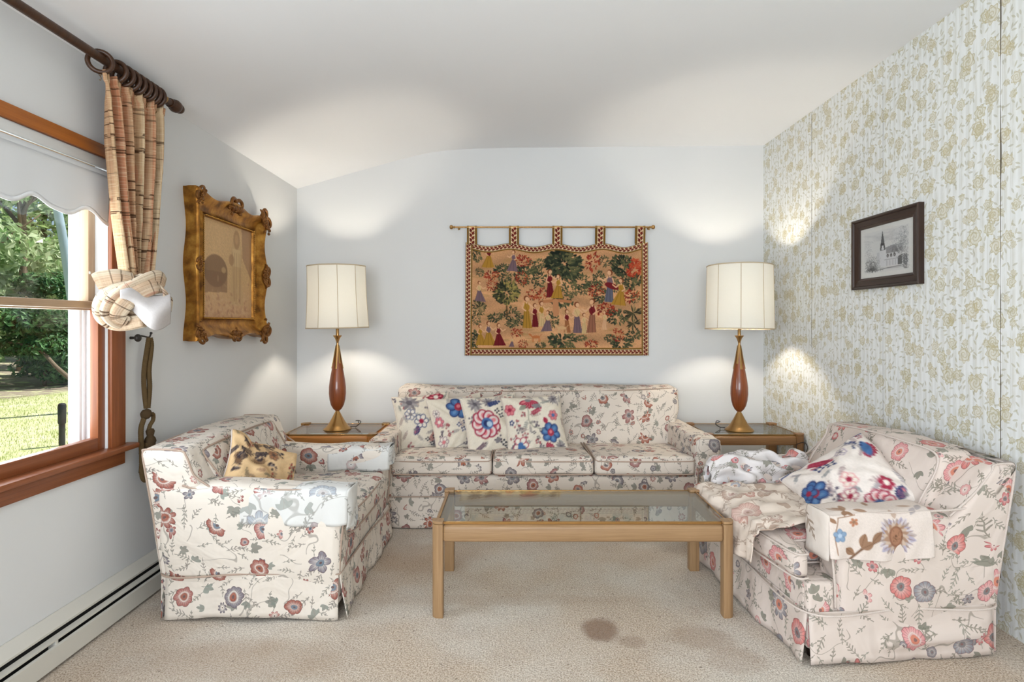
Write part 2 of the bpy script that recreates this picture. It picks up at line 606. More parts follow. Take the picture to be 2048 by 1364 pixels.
# ---------------------------------------------------------------- woven and printed designs, drawn on a grid of points
class Canvas:
    """colours for the points of a cloth or sheet; x right, y down, in units of W x H"""
    def __init__(s, w, h, n, m, base, seed=1, var=0.04):
        s.w, s.h, s.n, s.m = w, h, n, m
        X = np.linspace(0, w, n); Y = np.linspace(0, h, m)
        s.X, s.Y = np.meshgrid(X, Y, indexing='ij')
        s.c = np.empty((n, m, 3)); s.c[:] = np.array(base, float) / 255
        s.r = np.random.default_rng(seed)
        s.c *= 1 + s.r.normal(0, var, (n, m, 1))
        s.aa = max(w / n, h / m)
    def win(s, x0, y0, x1, y1):
        i0 = int(np.clip(np.floor(x0 / s.w * (s.n - 1)) - 1, 0, s.n)); i1 = int(np.clip(np.ceil(x1 / s.w * (s.n - 1)) + 2, 0, s.n))
        j0 = int(np.clip(np.floor(y0 / s.h * (s.m - 1)) - 1, 0, s.m)); j1 = int(np.clip(np.ceil(y1 / s.h * (s.m - 1)) + 2, 0, s.m))
        return slice(i0, i1), slice(j0, j1)
    def blend(s, sl, f, col, a=1.0):
        f = np.clip(f, 0, 1)[..., None] * a
        s.c[sl] = s.c[sl] * (1 - f) + np.array(col, float) / 255 * f
    def ell(s, x, y, rx, ry, col, ang=0.0, a=1.0):
        R = max(rx, ry) + s.aa
        sl = s.win(x - R, y - R, x + R, y + R)
        dx, dy = s.X[sl] - x, s.Y[sl] - y
        c, q = math.cos(ang), math.sin(ang)
        u = (dx * c + dy * q) / max(rx, 1e-9); v = (dy * c - dx * q) / max(ry, 1e-9)
        d = (1 - np.sqrt(u * u + v * v)) * min(rx, ry)
        s.blend(sl, d / s.aa + 0.5, col, a)
    def leaf(s, x, y, L, w, ang, col, a=1.0, vein=None):
        sl = s.win(x - L, y - L, x + L, y + L)
        dx, dy = s.X[sl] - x, s.Y[sl] - y
        c, q = math.cos(ang), math.sin(ang)
        u = (dx * c + dy * q) / L; v = dy * c - dx * q
        wd = np.where((u > 0) & (u < 1), np.sin(np.clip(u, 0, 1) * PI) ** 0.8 * w, -1e3)
        s.blend(sl, (wd - np.abs(v)) / s.aa + 0.5, col, a)
        if vein is not None:
            s.line([(x, y), (x + c * L * 0.9, y + q * L * 0.9)], s.aa * 0.7, vein, 0.8)
    def line(s, pts, w, col, a=1.0):
        for (x0, y0), (x1, y1) in zip(pts[:-1], pts[1:]):
            sl = s.win(min(x0, x1) - w - s.aa, min(y0, y1) - w - s.aa, max(x0, x1) + w + s.aa, max(y0, y1) + w + s.aa)
            dx, dy = x1 - x0, y1 - y0
            L2 = dx * dx + dy * dy + 1e-12
            t = np.clip(((s.X[sl] - x0) * dx + (s.Y[sl] - y0) * dy) / L2, 0, 1)
            d = np.hypot(s.X[sl] - x0 - t * dx, s.Y[sl] - y0 - t * dy)
            s.blend(sl, (w / 2 - d) / s.aa + 0.5, col, a)
    def poly(s, pts, col, a=1.0):
        P = np.array(pts, float)
        sl = s.win(P[:, 0].min(), P[:, 1].min(), P[:, 0].max(), P[:, 1].max())
        x, y = s.X[sl], s.Y[sl]
        ins = np.zeros(x.shape, bool)
        j = len(P) - 1
        for i in range(len(P)):
            yi, yj, xi, xj = P[i, 1], P[j, 1], P[i, 0], P[j, 0]
            if yi != yj:
                cnd = ((yi > y) != (yj > y)) & (x < (xj - xi) * (y - yi) / (yj - yi) + xi)
                ins ^= cnd
            j = i
        s.blend(sl, ins.astype(float), col, a)
    def flower(s, x, y, R, n, col, core, ang=0.0, outline=None, inner=None, sharp=False):
        for k in range(n):
            t = ang + k * 2 * PI / n
            if sharp:
                if outline is not None: s.leaf(x, y, R * 1.08, R * 0.34, t, outline)
                s.leaf(x, y, R, R * 0.26, t, col)
            else:
                px, py = x + math.cos(t) * R * 0.6, y + math.sin(t) * R * 0.6
                if outline is not None: s.ell(px, py, R * 0.48, R * 0.42, outline, t)
                s.ell(px, py, R * 0.38, R * 0.32, col, t)
                if inner is not None: s.ell(px, py, R * 0.2, R * 0.14, inner, t)
        s.ell(x, y, R * 0.34, R * 0.34, core)
    def out(s):
        return lin_arr(np.clip(s.c, 0, 1)).reshape(-1, 3)

def lin_arr(c):
    return np.where(c <= 0.04045, c / 12.92, ((c + 0.055) / 1.055) ** 2.4)

GREENS = [(30, 36, 30), (46, 52, 40), (68, 72, 50), (98, 94, 62)]
def bush(C, x, y, w, h, cols, n=60, L=None, seed=0, pts=None):
    r = np.random.default_rng(seed)
    L = (L or max(w, h) * 0.30) * 1.25
    n = int(n * 1.8)
    for k in range(n):
        t = r.uniform(0, 2 * PI); q = math.sqrt(r.uniform(0, 1))
        px, py = x + math.cos(t) * q * w, y + math.sin(t) * q * h
        a = math.atan2(py - y, px - x) + r.normal(0, 0.7)
        kk = min(len(cols) - 1, int(np.clip(r.normal(0.45 - 0.25 * (math.cos(t) < 0) + 0.2 * (k / n), 0.25), 0, 0.999) * len(cols)))
        C.leaf(px, py, L * r.uniform(0.7, 1.2), L * 0.20, a, cols[kk])

def palm(C, x, y, R, cols, n=18, seed=0):
    r = np.random.default_rng(seed)
    for k in range(n * 2):
        a = r.uniform(0, 2 * PI)
        C.leaf(x, y, R * r.uniform(0.6, 1.05), R * 0.07, a, cols[r.integers(len(cols))])

def figure(C, x, y, h, skin, top, skirt, lean=0.0, seated=False, arm=1, hair=(110, 60, 36)):
    """a small woven figure: y is the foot line, h the height"""
    hd = h * 0.085
    hx = x + lean * h
    topy = y - h
    # skirt / robe with folds
    sw = h * (0.34 if seated else 0.18)
    wy = topy + h * 0.45
    C.poly([(hx - h * 0.08, wy), (hx + h * 0.08, wy), (x + sw * (1.0 if arm > 0 else 0.6), y), (x - sw * (0.6 if arm > 0 else 1.0), y)], skirt)
    dk = tuple(np.array(skirt) * 0.72)
    for q in (-0.5, 0.0, 0.45):
        C.line([(hx + q * h * 0.1, wy), (x + q * sw * 1.3, y)], h * 0.018, dk, 0.8)
    # torso
    C.ell(hx, topy + h * 0.32, h * 0.095, h * 0.15, top)
    C.line([(hx - h * .05, topy + h * .25), (hx + h * .04, wy)], h * 0.015, tuple(np.array(top) * 0.75), 0.7)
    # arms
    C.line([(hx + arm * h * 0.07, topy + h * 0.22), (hx + arm * h * 0.19, topy + h * 0.34), (hx + arm * h * 0.3, topy + h * 0.27)], h * 0.05, skin)
    C.line([(hx - arm * h * 0.08, topy + h * 0.23), (hx - arm * h * 0.13, topy + h * 0.38), (hx - arm * h * 0.03, topy + h * 0.45)], h * 0.045, skin)
    # neck, head, hair
    C.line([(hx, topy + h * 0.1), (hx, topy + h * 0.2)], h * 0.05, skin)
    C.ell(hx, topy + h * 0.06, hd, hd * 1.1, hair)
    C.ell(hx + arm * hd * 0.25, topy + h * 0.075, hd * 0.72, hd * 0.85, skin)

def hound(C, x, y, L, col):
    C.ell(x, y - L * 0.4, L * 0.32, L * 0.12, col)
    C.ell(x - L * 0.45, y - L * 0.58, L * 0.12, L * 0.07, col, 0.4)
    C.line([(x - L * 0.28, y - L * 0.42), (x - L * 0.42, y - L * 0.56)], L * 0.1, col)
    for q in (-0.24, -0.16, 0.2, 0.28):
        C.line([(x + q * L, y - L * 0.36), (x + q * L * 1.15, y - L * 0.15), (x + q * L * 1.05, y)], L * 0.05, col)
    C.line([(x + L * 0.3, y - L * 0.45), (x + L * 0.45, y - L * 0.62)], L * 0.035, col)

def vine_border(C, pts, w, seed=0, band=(214, 190, 150), dark=(92, 26, 24)):
    """cream band with maroon leaf sprays along a straight run, mustard cords on both edges"""
    r = np.random.default_rng(seed)
    (x0, y0), (x1, y1) = pts
    L = math.hypot(x1 - x0, y1 - y0); ux, uy = (x1 - x0) / L, (y1 - y0) / L
    C.line(pts, w, (128, 92, 40))
    C.line(pts, w * 0.78, (84, 60, 28))
    C.line(pts, w * 0.64, band)
    n = int(L / (w * 0.50))
    for k in range(n):
        t = (k + 0.5) / n * L
        s = 1 if k % 2 else -1
        cx, cy = x0 + ux * t, y0 + uy * t
        a = math.atan2(uy, ux)
        for sg in (-1, 1):
            for da in (0.55, 1.25, 2.0):
                C.leaf(cx + ux * w * .22 * (sg > 0), cy + uy * w * .22 * (sg > 0), w * 0.31, w * 0.072, a + sg * da, dark)
        C.ell(cx, cy, w * 0.07, w * 0.07, (150, 60, 40))

def tapestry_colours(n, m):
    """canvas 1546 x 957: one unit is one unit of the study drawing"""
    C = Canvas(1546, 957, n, m, (186, 138, 98), 3, 0.05)
    r = C.r
    # ground: rolling tan with darker bands
    yy = C.Y / 957; xx = C.X / 1546
    g = 0.06 * np.sin(xx * 9 + 4 * np.sin(yy * 7)) + 0.05 * np.sin(yy * 40 + 5 * np.sin(xx * 6))
    C.c *= (1 + g)[..., None]
    for k in range(90):
        x, y = r.uniform(70, 1470), r.uniform(80, 880)
        C.ell(x, y, r.uniform(25, 75), r.uniform(5, 14), (150, 120, 74), a=0.35)
    O = (222, 283)
    def q(x, y): return x - O[0], y - O[1]
    RED = [(104, 30, 28), (140, 50, 36), (160, 78, 48), (70, 60, 40)]
    D = GREENS
    # tree trunks and crowns (places taken off the photograph)
    def tree(x, y, w, h, base, seed, cols=D, n=150):
        x, y = q(x, y)
        C.line([(x, y + h * 0.4), (x + 6, base - O[1])], 14, (96, 72, 46))
        bush(C, x, y, w, h, cols, n, max(w, h) * 0.3, seed)
    tree(1060, 450, 130, 110, 590, 1, n=230)
    tree(570, 700, 95, 85, 900, 2, [(40, 42, 34), (64, 66, 44), (120, 108, 62), (150, 132, 74)], 180)
    tree(1545, 450, 80, 80, 560, 3)
    tree(1650, 490, 45, 80, 580, 4, [(150, 52, 36), (176, 80, 50)], 70)
    for (x, y, w, h, k) in ((1190, 590, 70, 60, 0), (1350, 580, 45, 60, 0), (850, 570, 60, 70, 0), (1110, 660, 60, 70, 2), (620, 890, 60, 60, 0),
                            (1230, 660, 50, 40, 1), (1620, 600, 90, 40, 1), (1360, 720, 50, 70, 1), (340, 520, 35, 30, 1), (560, 570, 50, 35, 0),
                            (830, 440, 60, 40, 0), (1400, 440, 45, 45, 1), (540, 490, 70, 20, 1), (740, 495, 80, 20, 1), (1050, 1110, 110, 60, 0),
                            (1540, 1140, 80, 40, 1), (1640, 1060, 60, 45, 1), (480, 910, 60, 30, 1), (620, 965, 50, 25, 1), (310, 1110, 40, 70, 0),
                            (310, 930, 40, 40, 0), (1500, 900, 90, 50, 0), (1450, 1090, 50, 25, 1), (1200, 1085, 45, 20, 2), (330, 830, 60, 60, 0),
                            (960, 930, 45, 60, 0), (700, 930, 30, 40, 0), (860, 1150, 40, 20, 0), (320, 380, 35, 50, 0), (1660, 740, 40, 40, 1),
                            (700, 560, 60, 70, 0), (1040, 780, 80, 30, 1), (1300, 620, 60, 16, 0), (1480, 620, 40, 60, 1)):
        xx_, yy_ = q(x, y)
        bush(C, xx_, yy_, w, h, D[(1 if k == 0 else 0 if k == 1 else 2):][:3] if k != 1 else D[1:], 46, None, int(x + y))
    for (x, y, w, h) in ((720, 420, 60, 45), (1300, 430, 50, 70), (700, 570, 50, 50), (440, 540, 60, 30), (450, 630, 45, 45), (790, 700, 50, 40),
                         (1410, 850, 75, 50), (1510, 1060, 45, 50), (660, 1040, 45, 30), (710, 1140, 35, 35), (1290, 1140, 50, 30), (1620, 720, 60, 50), (870, 700, 45, 50), (1330, 680, 60, 40)):
        xx_, yy_ = q(x, y)
        bush(C, xx_, yy_, w, h, RED, 34, None, int(x * 3 + y))
    for (x, y, R) in ((1640, 870, 90), (345, 820, 62), (1640, 960, 70), (1560, 640, 40)):
        xx_, yy_ = q(x, y); palm(C, xx_, yy_, R, [(44, 44, 36), (70, 66, 46), (150, 124, 84)], 22, int(x))
    sk = (206, 160, 122)
    GOLD, MAR, MAU, CRM = (160, 118, 46), (104, 30, 34), (110, 88, 94), (196, 164, 116)
    P = lambda x, y, h, *a, **k: figure(C, x - O[0], y - O[1], h, *a, **k)
    P(400, 470, 190, sk, MAR, GOLD, lean=0.1, seated=True, arm=1)
    P(630, 520, 175, sk, MAU, MAU, seated=True, arm=-1)
    P(340, 770, 170, sk, CRM, MAU, seated=True, arm=1)
    P(935, 740, 235, sk, MAR, MAR, arm=1)
    P(1010, 750, 200, sk, GOLD, GOLD, seated=True, arm=-1)
    C.line([(850 - O[0], 770 - O[1]), (1110 - O[0], 770 - O[1])], 26, (170, 112, 74))
    C.line([(985 - O[0], 780 - O[1]), (990 - O[0], 880 - O[1])], 50, (176, 122, 84))
    P(1445, 780, 270, sk, MAU, (92, 92, 104), arm=-1)
    C.ell(1460 - O[0], 640 - O[1], 60, 26, MAR, 0.2)
    P(1530, 800, 235, sk, GOLD, GOLD, seated=True, arm=-1, lean=0.04)
    P(740, 1000, 275, sk, GOLD, GOLD, arm=1)
    P(810, 990, 205, sk, MAR, MAR, arm=1)
    P(865, 985, 215, sk, GOLD, CRM, arm=1)
    P(920, 1030, 175, sk, CRM, MAU, seated=True, arm=-1)
    P(1080, 1040, 195, sk, MAR, (150, 96, 60), arm=1)
    P(1165, 1040, 265, sk, CRM, MAU, arm=1)
    P(1225, 1050, 180, sk, CRM, CRM, arm=1)
    P(1295, 1040, 285, sk, MAR, (140, 92, 70), arm=-1)
    P(1400, 1020, 160, sk, CRM, sk, arm=-1)
    P(350, 1150, 175, sk, GOLD, GOLD, seated=True, arm=1)
    P(420, 1150, 205, sk, MAU, GOLD, seated=True, arm=1)
    P(505, 1155, 190, sk, MAR, MAR, seated=True, arm=1)
    P(620, 1165, 85, sk, CRM, MAU, seated=True, arm=-1)
    hound(C, 820 - O[0], 1120 - O[1], 110, (176, 104, 60))
    hound(C, 1040 - O[0], 1050 - O[1], 120, (196, 156, 112))
    # woven border
    for k, pts in enumerate((((0, 25), (1546, 25)), ((0, 925), (1546, 925)), ((25, 0), (25, 957)), ((1521, 0), (1521, 957)))):
        vine_border(C, pts, 66, k)
    return C.out()

def old_painting_colours(n, m):
    """faded sepia picture of a veiled standing figure beside an arched recess"""
    C = Canvas(100, 100, n, m, (188, 154, 110), 5, 0.03)
    r = C.r
    yy = C.Y / 100; xx = C.X / 100
    C.c[:] = C.c * (1.08 + 0.06 * np.sin(xx * 4 + 2) * np.sin(yy * 3))[..., None]
    sl = C.win(0, 55, 100, 100)
    C.blend(sl, (C.Y[sl] - 55) / 45, (186, 142, 112), 0.55)
    C.poly([(76, 0), (100, 0), (100, 60), (78, 34)], (140, 104, 78), 0.55)
    C.ell(27, 52, 21, 16, (116, 86, 60), a=0.75)
    C.poly([(6, 52), (48, 52), (48, 72), (6, 74)], (122, 90, 64), 0.6)
    C.ell(41, 50, 4, 3, (204, 172, 124), a=0.6)
    # figure
    C.poly([(60, 12), (72, 12), (77, 30), (75, 52), (80, 84), (52, 84), (56, 52), (54, 34)], (186, 156, 112), 0.6)
    C.ell(66, 16, 6.5, 10, (158, 122, 82), a=0.7)
    C.ell(66, 15.5, 3.4, 5, (186, 148, 104), a=0.8)
    C.poly([(58, 26), (74, 26), (76, 44), (57, 44)], (206, 178, 134), 0.55)
    for x in (58, 62, 66, 71, 75):
        C.line([(x, 30), (x + r.normal(0, 2), 80)], 0.8, (130, 96, 64), 0.5)
    C.ell(56, 38, 5, 6, (150, 112, 74), a=0.6)
    for k in range(260):
        x, y = r.uniform(0, 100), 100 - abs(r.normal(0, 15))
        C.ell(x, y, r.uniform(0.6, 3.4), r.uniform(0.4, 1.6), (206, 172, 136) if r.random() < 0.6 else (132, 84, 60), r.uniform(0, 3), 0.28)
    return C.out()

def church_colours(n, m):
    """grey pencil drawing of a steepled church among trees on a white sheet"""
    C = Canvas(130, 100, n, m, (214, 213, 208), 9, 0.008)
    r = C.r
    g = lambda k: (k, k, k + 1)
    def scrib(x, y, w, h, k, cnt, s=1.6, a=0.5):
        for _ in range(cnt):
            px, py = x + r.normal(0, w), y + r.normal(0, h)
            if 13 < px < 117 and 13 < py < 88:
                t = r.uniform(0, PI)
                C.line([(px, py), (px + math.cos(t) * s * 1.6, py + math.sin(t) * s)], 0.7, g(k), a)
    sl = C.win(13, 13, 117, 88)
    C.blend(sl, np.ones(C.X[sl].shape) * 0.35, g(196))
    for k in range(40):
        x, y = r.uniform(15, 90), r.uniform(14, 34)
        C.ell(x, y, r.uniform(5, 14), r.uniform(1, 2.5), g(178), 0.1, 0.25)
    # nave and tower
    C.poly([(62, 46), (84, 42), (97, 58), (97, 80), (62, 80)], g(202))
    C.poly([(62, 46), (86, 42), (97, 57), (66, 57)], g(128), 0.75)
    C.poly([(44, 52), (58, 52), (58, 78), (44, 78)], g(190))
    C.poly([(50, 48), (66, 48), (66, 80), (50, 80)], g(208))
    C.poly([(51, 50), (57.5, 12), (65, 50)], g(92), 0.95)
    C.poly([(53, 36), (62, 36), (63, 44), (52, 44)], g(70), 0.9)
    C.poly([(56, 41), (60, 41), (61, 49), (55, 49)], g(205))
    for x in (70, 78, 86):
        C.ell(x, 61, 2.4, 3.2, g(50)); C.ell(x, 61.5, 0.9, 2, g(170))
    C.poly([(93, 66), (102, 62), (103, 80), (93, 80)], g(84), 0.85)
    C.line([(62, 68), (96, 68)], 1, g(150))
    for x in (68, 75, 82, 88):
        C.line([(x, 70), (x, 79)], 0.8, g(140))
    scrib(30, 74, 8, 7, 96, 420); scrib(34, 82, 9, 3, 62, 240); scrib(104, 40, 8, 14, 120, 420); scrib(110, 74, 4, 8, 80, 260)
    scrib(22, 52, 5, 12, 160, 140); scrib(92, 50, 7, 5, 100, 160); scrib(98, 24, 10, 5, 176, 160)
    C.line([(42, 86), (70, 83), (106, 82)], 1.2, g(110)); C.line([(40, 80), (70, 84), (104, 85)], 0.8, g(150))
    return C.out()

# bold embroidered cushion prints ------------------------------------------------
CRIM, NAVY, BLUE, PINK, GREY, SAGE, BLACK, PALE = (150, 44, 66), (44, 54, 96), (70, 104, 150), (206, 120, 124), (126, 120, 122), (136, 136, 120), (40, 40, 50), (222, 212, 198)
def sprig(C, x, y, L, ang, col, n=6, w=0.012):
    c, s_ = math.cos(ang), math.sin(ang)
    C.line([(x, y), (x + c * L, y + s_ * L)], 0.007, col, 0.8)
    for k in range(1, n):
        t = k / n
        for sg in (-1, 1):
            C.leaf(x + c * L * t, y + s_ * L * t, L * 0.26, w, ang + sg * 0.9, col, 0.9)
    C.leaf(x + c * L, y + s_ * L, L * 0.22, w, ang, col, 0.9)

def berries(C, x, y, R, col, n=6, seed=0):
    r = np.random.default_rng(seed)
    for k in range(n):
        t = r.uniform(0, 6.28); q = R * r.uniform(0.3, 1)
        C.line([(x, y), (x + math.cos(t) * q, y + math.sin(t) * q)], 0.006, GREY, 0.7)
        C.ell(x + math.cos(t) * q, y + math.sin(t) * q, 0.014, 0.014, col)

def stars(C, x, y, col, R=0.045):
    for dx, dy, a in ((-0.06, -0.02, 0.2), (0.05, -0.05, 0.8), (0.0, 0.06, 0.5)):
        C.flower(x + dx, y + dy, R, 4, col, PALE, a, sharp=True)

def pillow_colours(n, kind):
    C = Canvas(1, 1, n, n, (217, 206, 188), 20 + kind, 0.012)
    r = C.r
    for k in range(22):      # quiet filling: grey sprigs
        sprig(C, r.uniform(0, 1), r.uniform(0, 1), r.uniform(0.08, 0.16), r.uniform(0, 6.28), [(150, 142, 138), (160, 140, 132), (134, 134, 128)][k % 3], 5, 0.010)
    for k in range(10):
        berries(C, r.uniform(.05, .95), r.uniform(.05, .95), 0.06, [(90, 80, 90), (150, 80, 84)][k % 2], 6, k + kind * 11)
    def dahlia(x, y, R, ang=0.4):
        C.flower(x, y, R, 9, (214, 196, 190), NAVY, ang, CRIM, PINK)
        C.ell(x + R * .1, y, R * .42, R * .42, BLUE); C.ell(x + R * .05, y, R * .24, R * .24, NAVY); C.ell(x + R * .25, y + R * .05, R * .2, R * .2, (170, 190, 206))
    def bluehead(x, y, R):
        C.flower(x, y, R, 6, BLUE, (170, 70, 76), 0.3, NAVY, (96, 130, 170))
        C.ell(x, y - R * .1, R * .3, R * .34, CRIM); C.ell(x, y - R * .1, R * .16, R * .18, PINK)
    def fan(x, y, R, ang=PI / 2, col=CRIM):
        for k in range(7):
            C.leaf(x, y, R, R * .24, ang + (k - 3) * 0.36, col)
            C.leaf(x, y, R * .8, R * .12, ang + (k - 3) * 0.36, PINK)
        C.ell(x, y, R * .28, R * .2, GREY)
    def greyhead(x, y, R):
        for k in range(11):
            C.leaf(x, y, R, R * .17, k * .571, [(124, 116, 118), (152, 146, 144)][k % 2])
        C.ell(x, y, R * .3, R * .3, (96, 90, 96))
    if kind == 0:
        greyhead(.28, .16, .17); C.flower(.72, .1, .13, 6, CRIM, PALE, 0, (110, 30, 46), PINK)
        C.flower(.26, .37, .09, 6, PALE, GREY, .3, NAVY, PALE); C.flower(.42, .5, .11, 6, PALE, CRIM, 0, NAVY, PALE)
        C.flower(.92, .45, .08, 6, PINK, GREY, .3, CRIM); C.flower(.86, .62, .07, 5, CRIM, PALE, .3)
        fan(.3, .62, .09, .5, NAVY); sprig(C, .5, .9, .3, -.2, GREY, 8, .018); sprig(C, .5, .86, .22, -.9, (150, 96, 90), 6, .016); stars(C, .55, .82, BLACK)
    elif kind == 1:
        bluehead(.5, .24, .19); stars(C, .5, .55, NAVY); sprig(C, .58, .76, .26, -.5, CRIM, 7, .026)
        C.flower(.12, .44, .08, 6, PINK, PALE, 0, (140, 90, 110)); C.flower(.1, .3, .06, 6, PALE, GREY, 0, (130, 100, 110))
        C.flower(.14, .76, .09, 6, PALE, PINK, 0, (120, 90, 110)); bluehead(.94, .84, .1); sprig(C, .75, .4, .2, -.7, GREY, 6, .016); C.line([(.2, .95), (.45, .86), (.9, .9)], .01, GREY)
    elif kind == 2:
        dahlia(.33, .5, .22); greyhead(.22, .17, .13); greyhead(.44, .14, .1); sprig(C, .4, .2, .2, -.2, NAVY, 5, .022)
        C.flower(.78, .16, .11, 5, (150, 96, 90), PALE, .5, sharp=True); stars(C, .62, .33, BLACK, .05)
        for x, y in ((.78, .44), (.88, .5), (.8, .58), (.7, .5), (.92, .42)):
            C.leaf(x, y, .07, .026, .6, CRIM)
        stars(C, .64, .84, BLACK, .06); sprig(C, .1, .92, .2, -.6, (110, 90, 100), 7, .015); C.leaf(.52, .74, .1, .04, 2.2, GREY)
    elif kind == 3:
        fan(.42, .1, .17); C.leaf(.46, .2, .16, .045, .3, GREY); C.leaf(.38, .2, .14, .04, 2.6, SAGE)
        bluehead(.7, .66, .15); C.flower(.1, .26, .09, 6, PINK, CRIM, 0, (150, 60, 80)); fan(.62, .92, .12, -.4); greyhead(.84, .88, .1)
        C.flower(.22, .8, .12, 5, PALE, BLUE, .3, CRIM, PALE); C.ell(.24, .86, .07, .05, BLUE, .6); C.flower(.78, .4, .08, 6, PINK, BLUE, 0, (140, 80, 90))
        sprig(C, .42, .36, .18, -.5, CRIM, 6, .014); stars(C, .5, .66, BLACK, .035); C.line([(.4, .22), (.38, .45), (.44, .55), (.6, .6)], .012, SAGE)
        greyhead(.82, .12, .1); C.flower(.1, .46, .045, 5, NAVY, PALE, 0); C.leaf(.66, .52, .11, .035, -1.9, CRIM)
    elif kind == 4:
        # rumpled cushion on the window chair: tan ground with lamp warmth painted in, black-brown sprays
        C.c[:] = C.c * np.array([1.0, .89, .74])
        for k in range(17):
            x, y, a = r.uniform(.05, .85), r.uniform(.05, .95), r.uniform(0, 6.28)
            sprig(C, x, y, r.uniform(.12, .2), a, [(84, 68, 60), (112, 84, 62), (60, 52, 56)][k % 3], 7, .011)
            berries(C, x + .06, y + .05, .06, (58, 48, 52), 7, k * 9)
        C.flower(.3, .82, .07, 6, (112, 104, 128), PALE, 0, NAVY); C.flower(.82, .7, .06, 5, (150, 74, 72), PALE); C.flower(.6, .28, .07, 6, (156, 110, 78), (90, 70, 60), 0, (96, 76, 66))
    else:
        C.c[:] = np.clip(C.c * np.array([1.03, 1.03, 1.08]), 0, 1)
        fan(.34, .16, .15, -1.2); C.ell(.34, .12, .12, .05, BLUE, .1); stars(C, .3, .56, NAVY, .065)
        sprig(C, .12, .7, .24, -1.0, CRIM, 7, .026); bluehead(.55, .82, .16); C.flower(.5, .86, .1, 5, BLUE, CRIM, .2, NAVY)
        C.flower(.62, .46, .075, 6, PALE, CRIM, 0, PINK); C.flower(.76, .54, .075, 6, PALE, CRIM, 0, (150, 60, 80)); dahlia(.93, .34, .13)
        C.flower(.76, .2, .07, 6, CRIM, PALE); C.flower(.26, .36, .06, 6, PALE, GREY, 0, (110, 90, 130)); C.line([(.04, .0), (.02, .5), (.06, 1)], .03, NAVY, .8)
        fan(.9, .1, .1, 2.2, NAVY); berries(C, .2, .2, .1, NAVY, 12, 5)
    return C.out()

def cover_colours(n, m, L, tot, drop):
    """big brown chrysanthemum on a branching stem, printed on the outer fall of an arm cover"""
    C = Canvas(L, tot, n, m, (214, 200, 190), 50, 0.012)
    BR, BD = (146, 112, 88), (112, 82, 62)
    fx, fy, R = L * .36, drop * .50, .070
    stem = [(L * .80, .0), (L * .70, drop * .22), (L * .58, drop * .36), (fx + .03, fy)]
    C.line(stem, .007, BD)
    for k in range(26):
        t = k * 2 * PI / 26
        C.leaf(fx, fy, R * (1.0 + .12 * math.sin(k * 5.0)), .013, t, [(196, 186, 190), (178, 164, 158), (168, 160, 176)][k % 3])
        C.leaf(fx, fy, R * .98, .003, t, (136, 112, 104), .8)
    for k in range(20):
        C.leaf(fx, fy, R * .72, .010, k * .314 + .1, [(190, 168, 150), (160, 128, 106)][k % 2])
    C.ell(fx, fy, R * .40, R * .52, (140, 98, 76)); C.ell(fx, fy, R * .30, R * .42, (162, 118, 92))
    for k in range(40):
        a = C.r.uniform(0, 6.28); q = C.r.uniform(0, .38)
        C.ell(fx + math.cos(a) * R * q, fy + math.sin(a) * R * q, .0016, .0016, BD)
    for x, y, a, l in ((.70, .26, 1.9, .05), (.60, .36, 2.4, .055), (.58, .36, -.4, .05), (.76, .10, .6, .04)):
        C.leaf(L * x, drop * y, l, .014, a, BR, 1, BD)
    C.line([(L * .93, drop * .1), (L * .95, drop * .5), (L * .90, drop * .95), (L * .74, drop * .98)], .004, BR)
    for x, y, a in ((.95, .5, 2.6), (.93, .8, .8), (.84, .98, 2.0), (.76, .98, .9)):
        C.leaf(L * x, drop * y, .035, .010, a, BR)
    C.flower(L * .90, drop * .52, .024, 5, (130, 152, 176), (170, 184, 200), .3, (104, 126, 152))
    C.flower(L * .76, drop * .80, .018, 5, (176, 120, 92), BR)
    for k in range(16):     # along the top and inner fall
        x, y = C.r.uniform(0, L), C.r.uniform(drop * 1.05, tot)
        C.leaf(x, y, .05, .011, C.r.uniform(0, 6.28), [BR, (176, 150, 132), (160, 150, 150)][k % 3], .8)
    return C.out()
# ---------------------------------------------------------------- materials of this room
PAL_RUST = dict(base=(222, 212, 200), base2=(216, 204, 190), big=((150, 74, 58), (168, 96, 88), (118, 112, 122)), core=((104, 116, 128), (150, 84, 66)),
                small=((146, 62, 56), (190, 128, 120), (96, 92, 104)), leaf=((132, 140, 130), (120, 118, 108)), twig=(126, 118, 110), deep=(92, 66, 66))
PAL_SOFA = dict(base=(214, 203, 190), base2=(208, 194, 180), big=((158, 80, 56), (150, 92, 90), (112, 106, 112)), core=((116, 116, 118), (156, 88, 64)),
                small=((150, 72, 58), (172, 112, 98), (104, 98, 104)), leaf=((132, 132, 122), (118, 114, 104)), twig=(122, 112, 102), deep=(90, 68, 64))
PAL_PINK = dict(base=(214, 199, 189), base2=(206, 190, 178), big=((202, 112, 106), (214, 142, 142), (128, 130, 136)), core=((120, 116, 116), (200, 120, 96)),
                small=((194, 100, 102), (216, 156, 152), (116, 116, 122)), leaf=((112, 112, 98), (134, 132, 118)), twig=(124, 116, 102), deep=(122, 84, 82))
PAL_PALE = dict(base=(214, 212, 207), base2=(208, 205, 200), big=((182, 174, 170), (178, 162, 160), (160, 166, 174)), core=((188, 182, 178), (196, 184, 178)),
                small=((190, 180, 176), (196, 172, 168), (176, 182, 188)), leaf=((158, 162, 154), (150, 148, 142)), twig=(154, 150, 142), deep=(140, 132, 130))
PAL_BOLD = dict(base=(216, 204, 194), base2=(208, 196, 184), big=((166, 126, 112), (150, 128, 134), (130, 112, 100)), core=((140, 100, 76), (150, 156, 172)),
                small=((130, 150, 172), (170, 110, 84), (150, 120, 110)), leaf=((124, 102, 82), (134, 112, 92)), twig=(132, 110, 92), deep=(112, 86, 72))
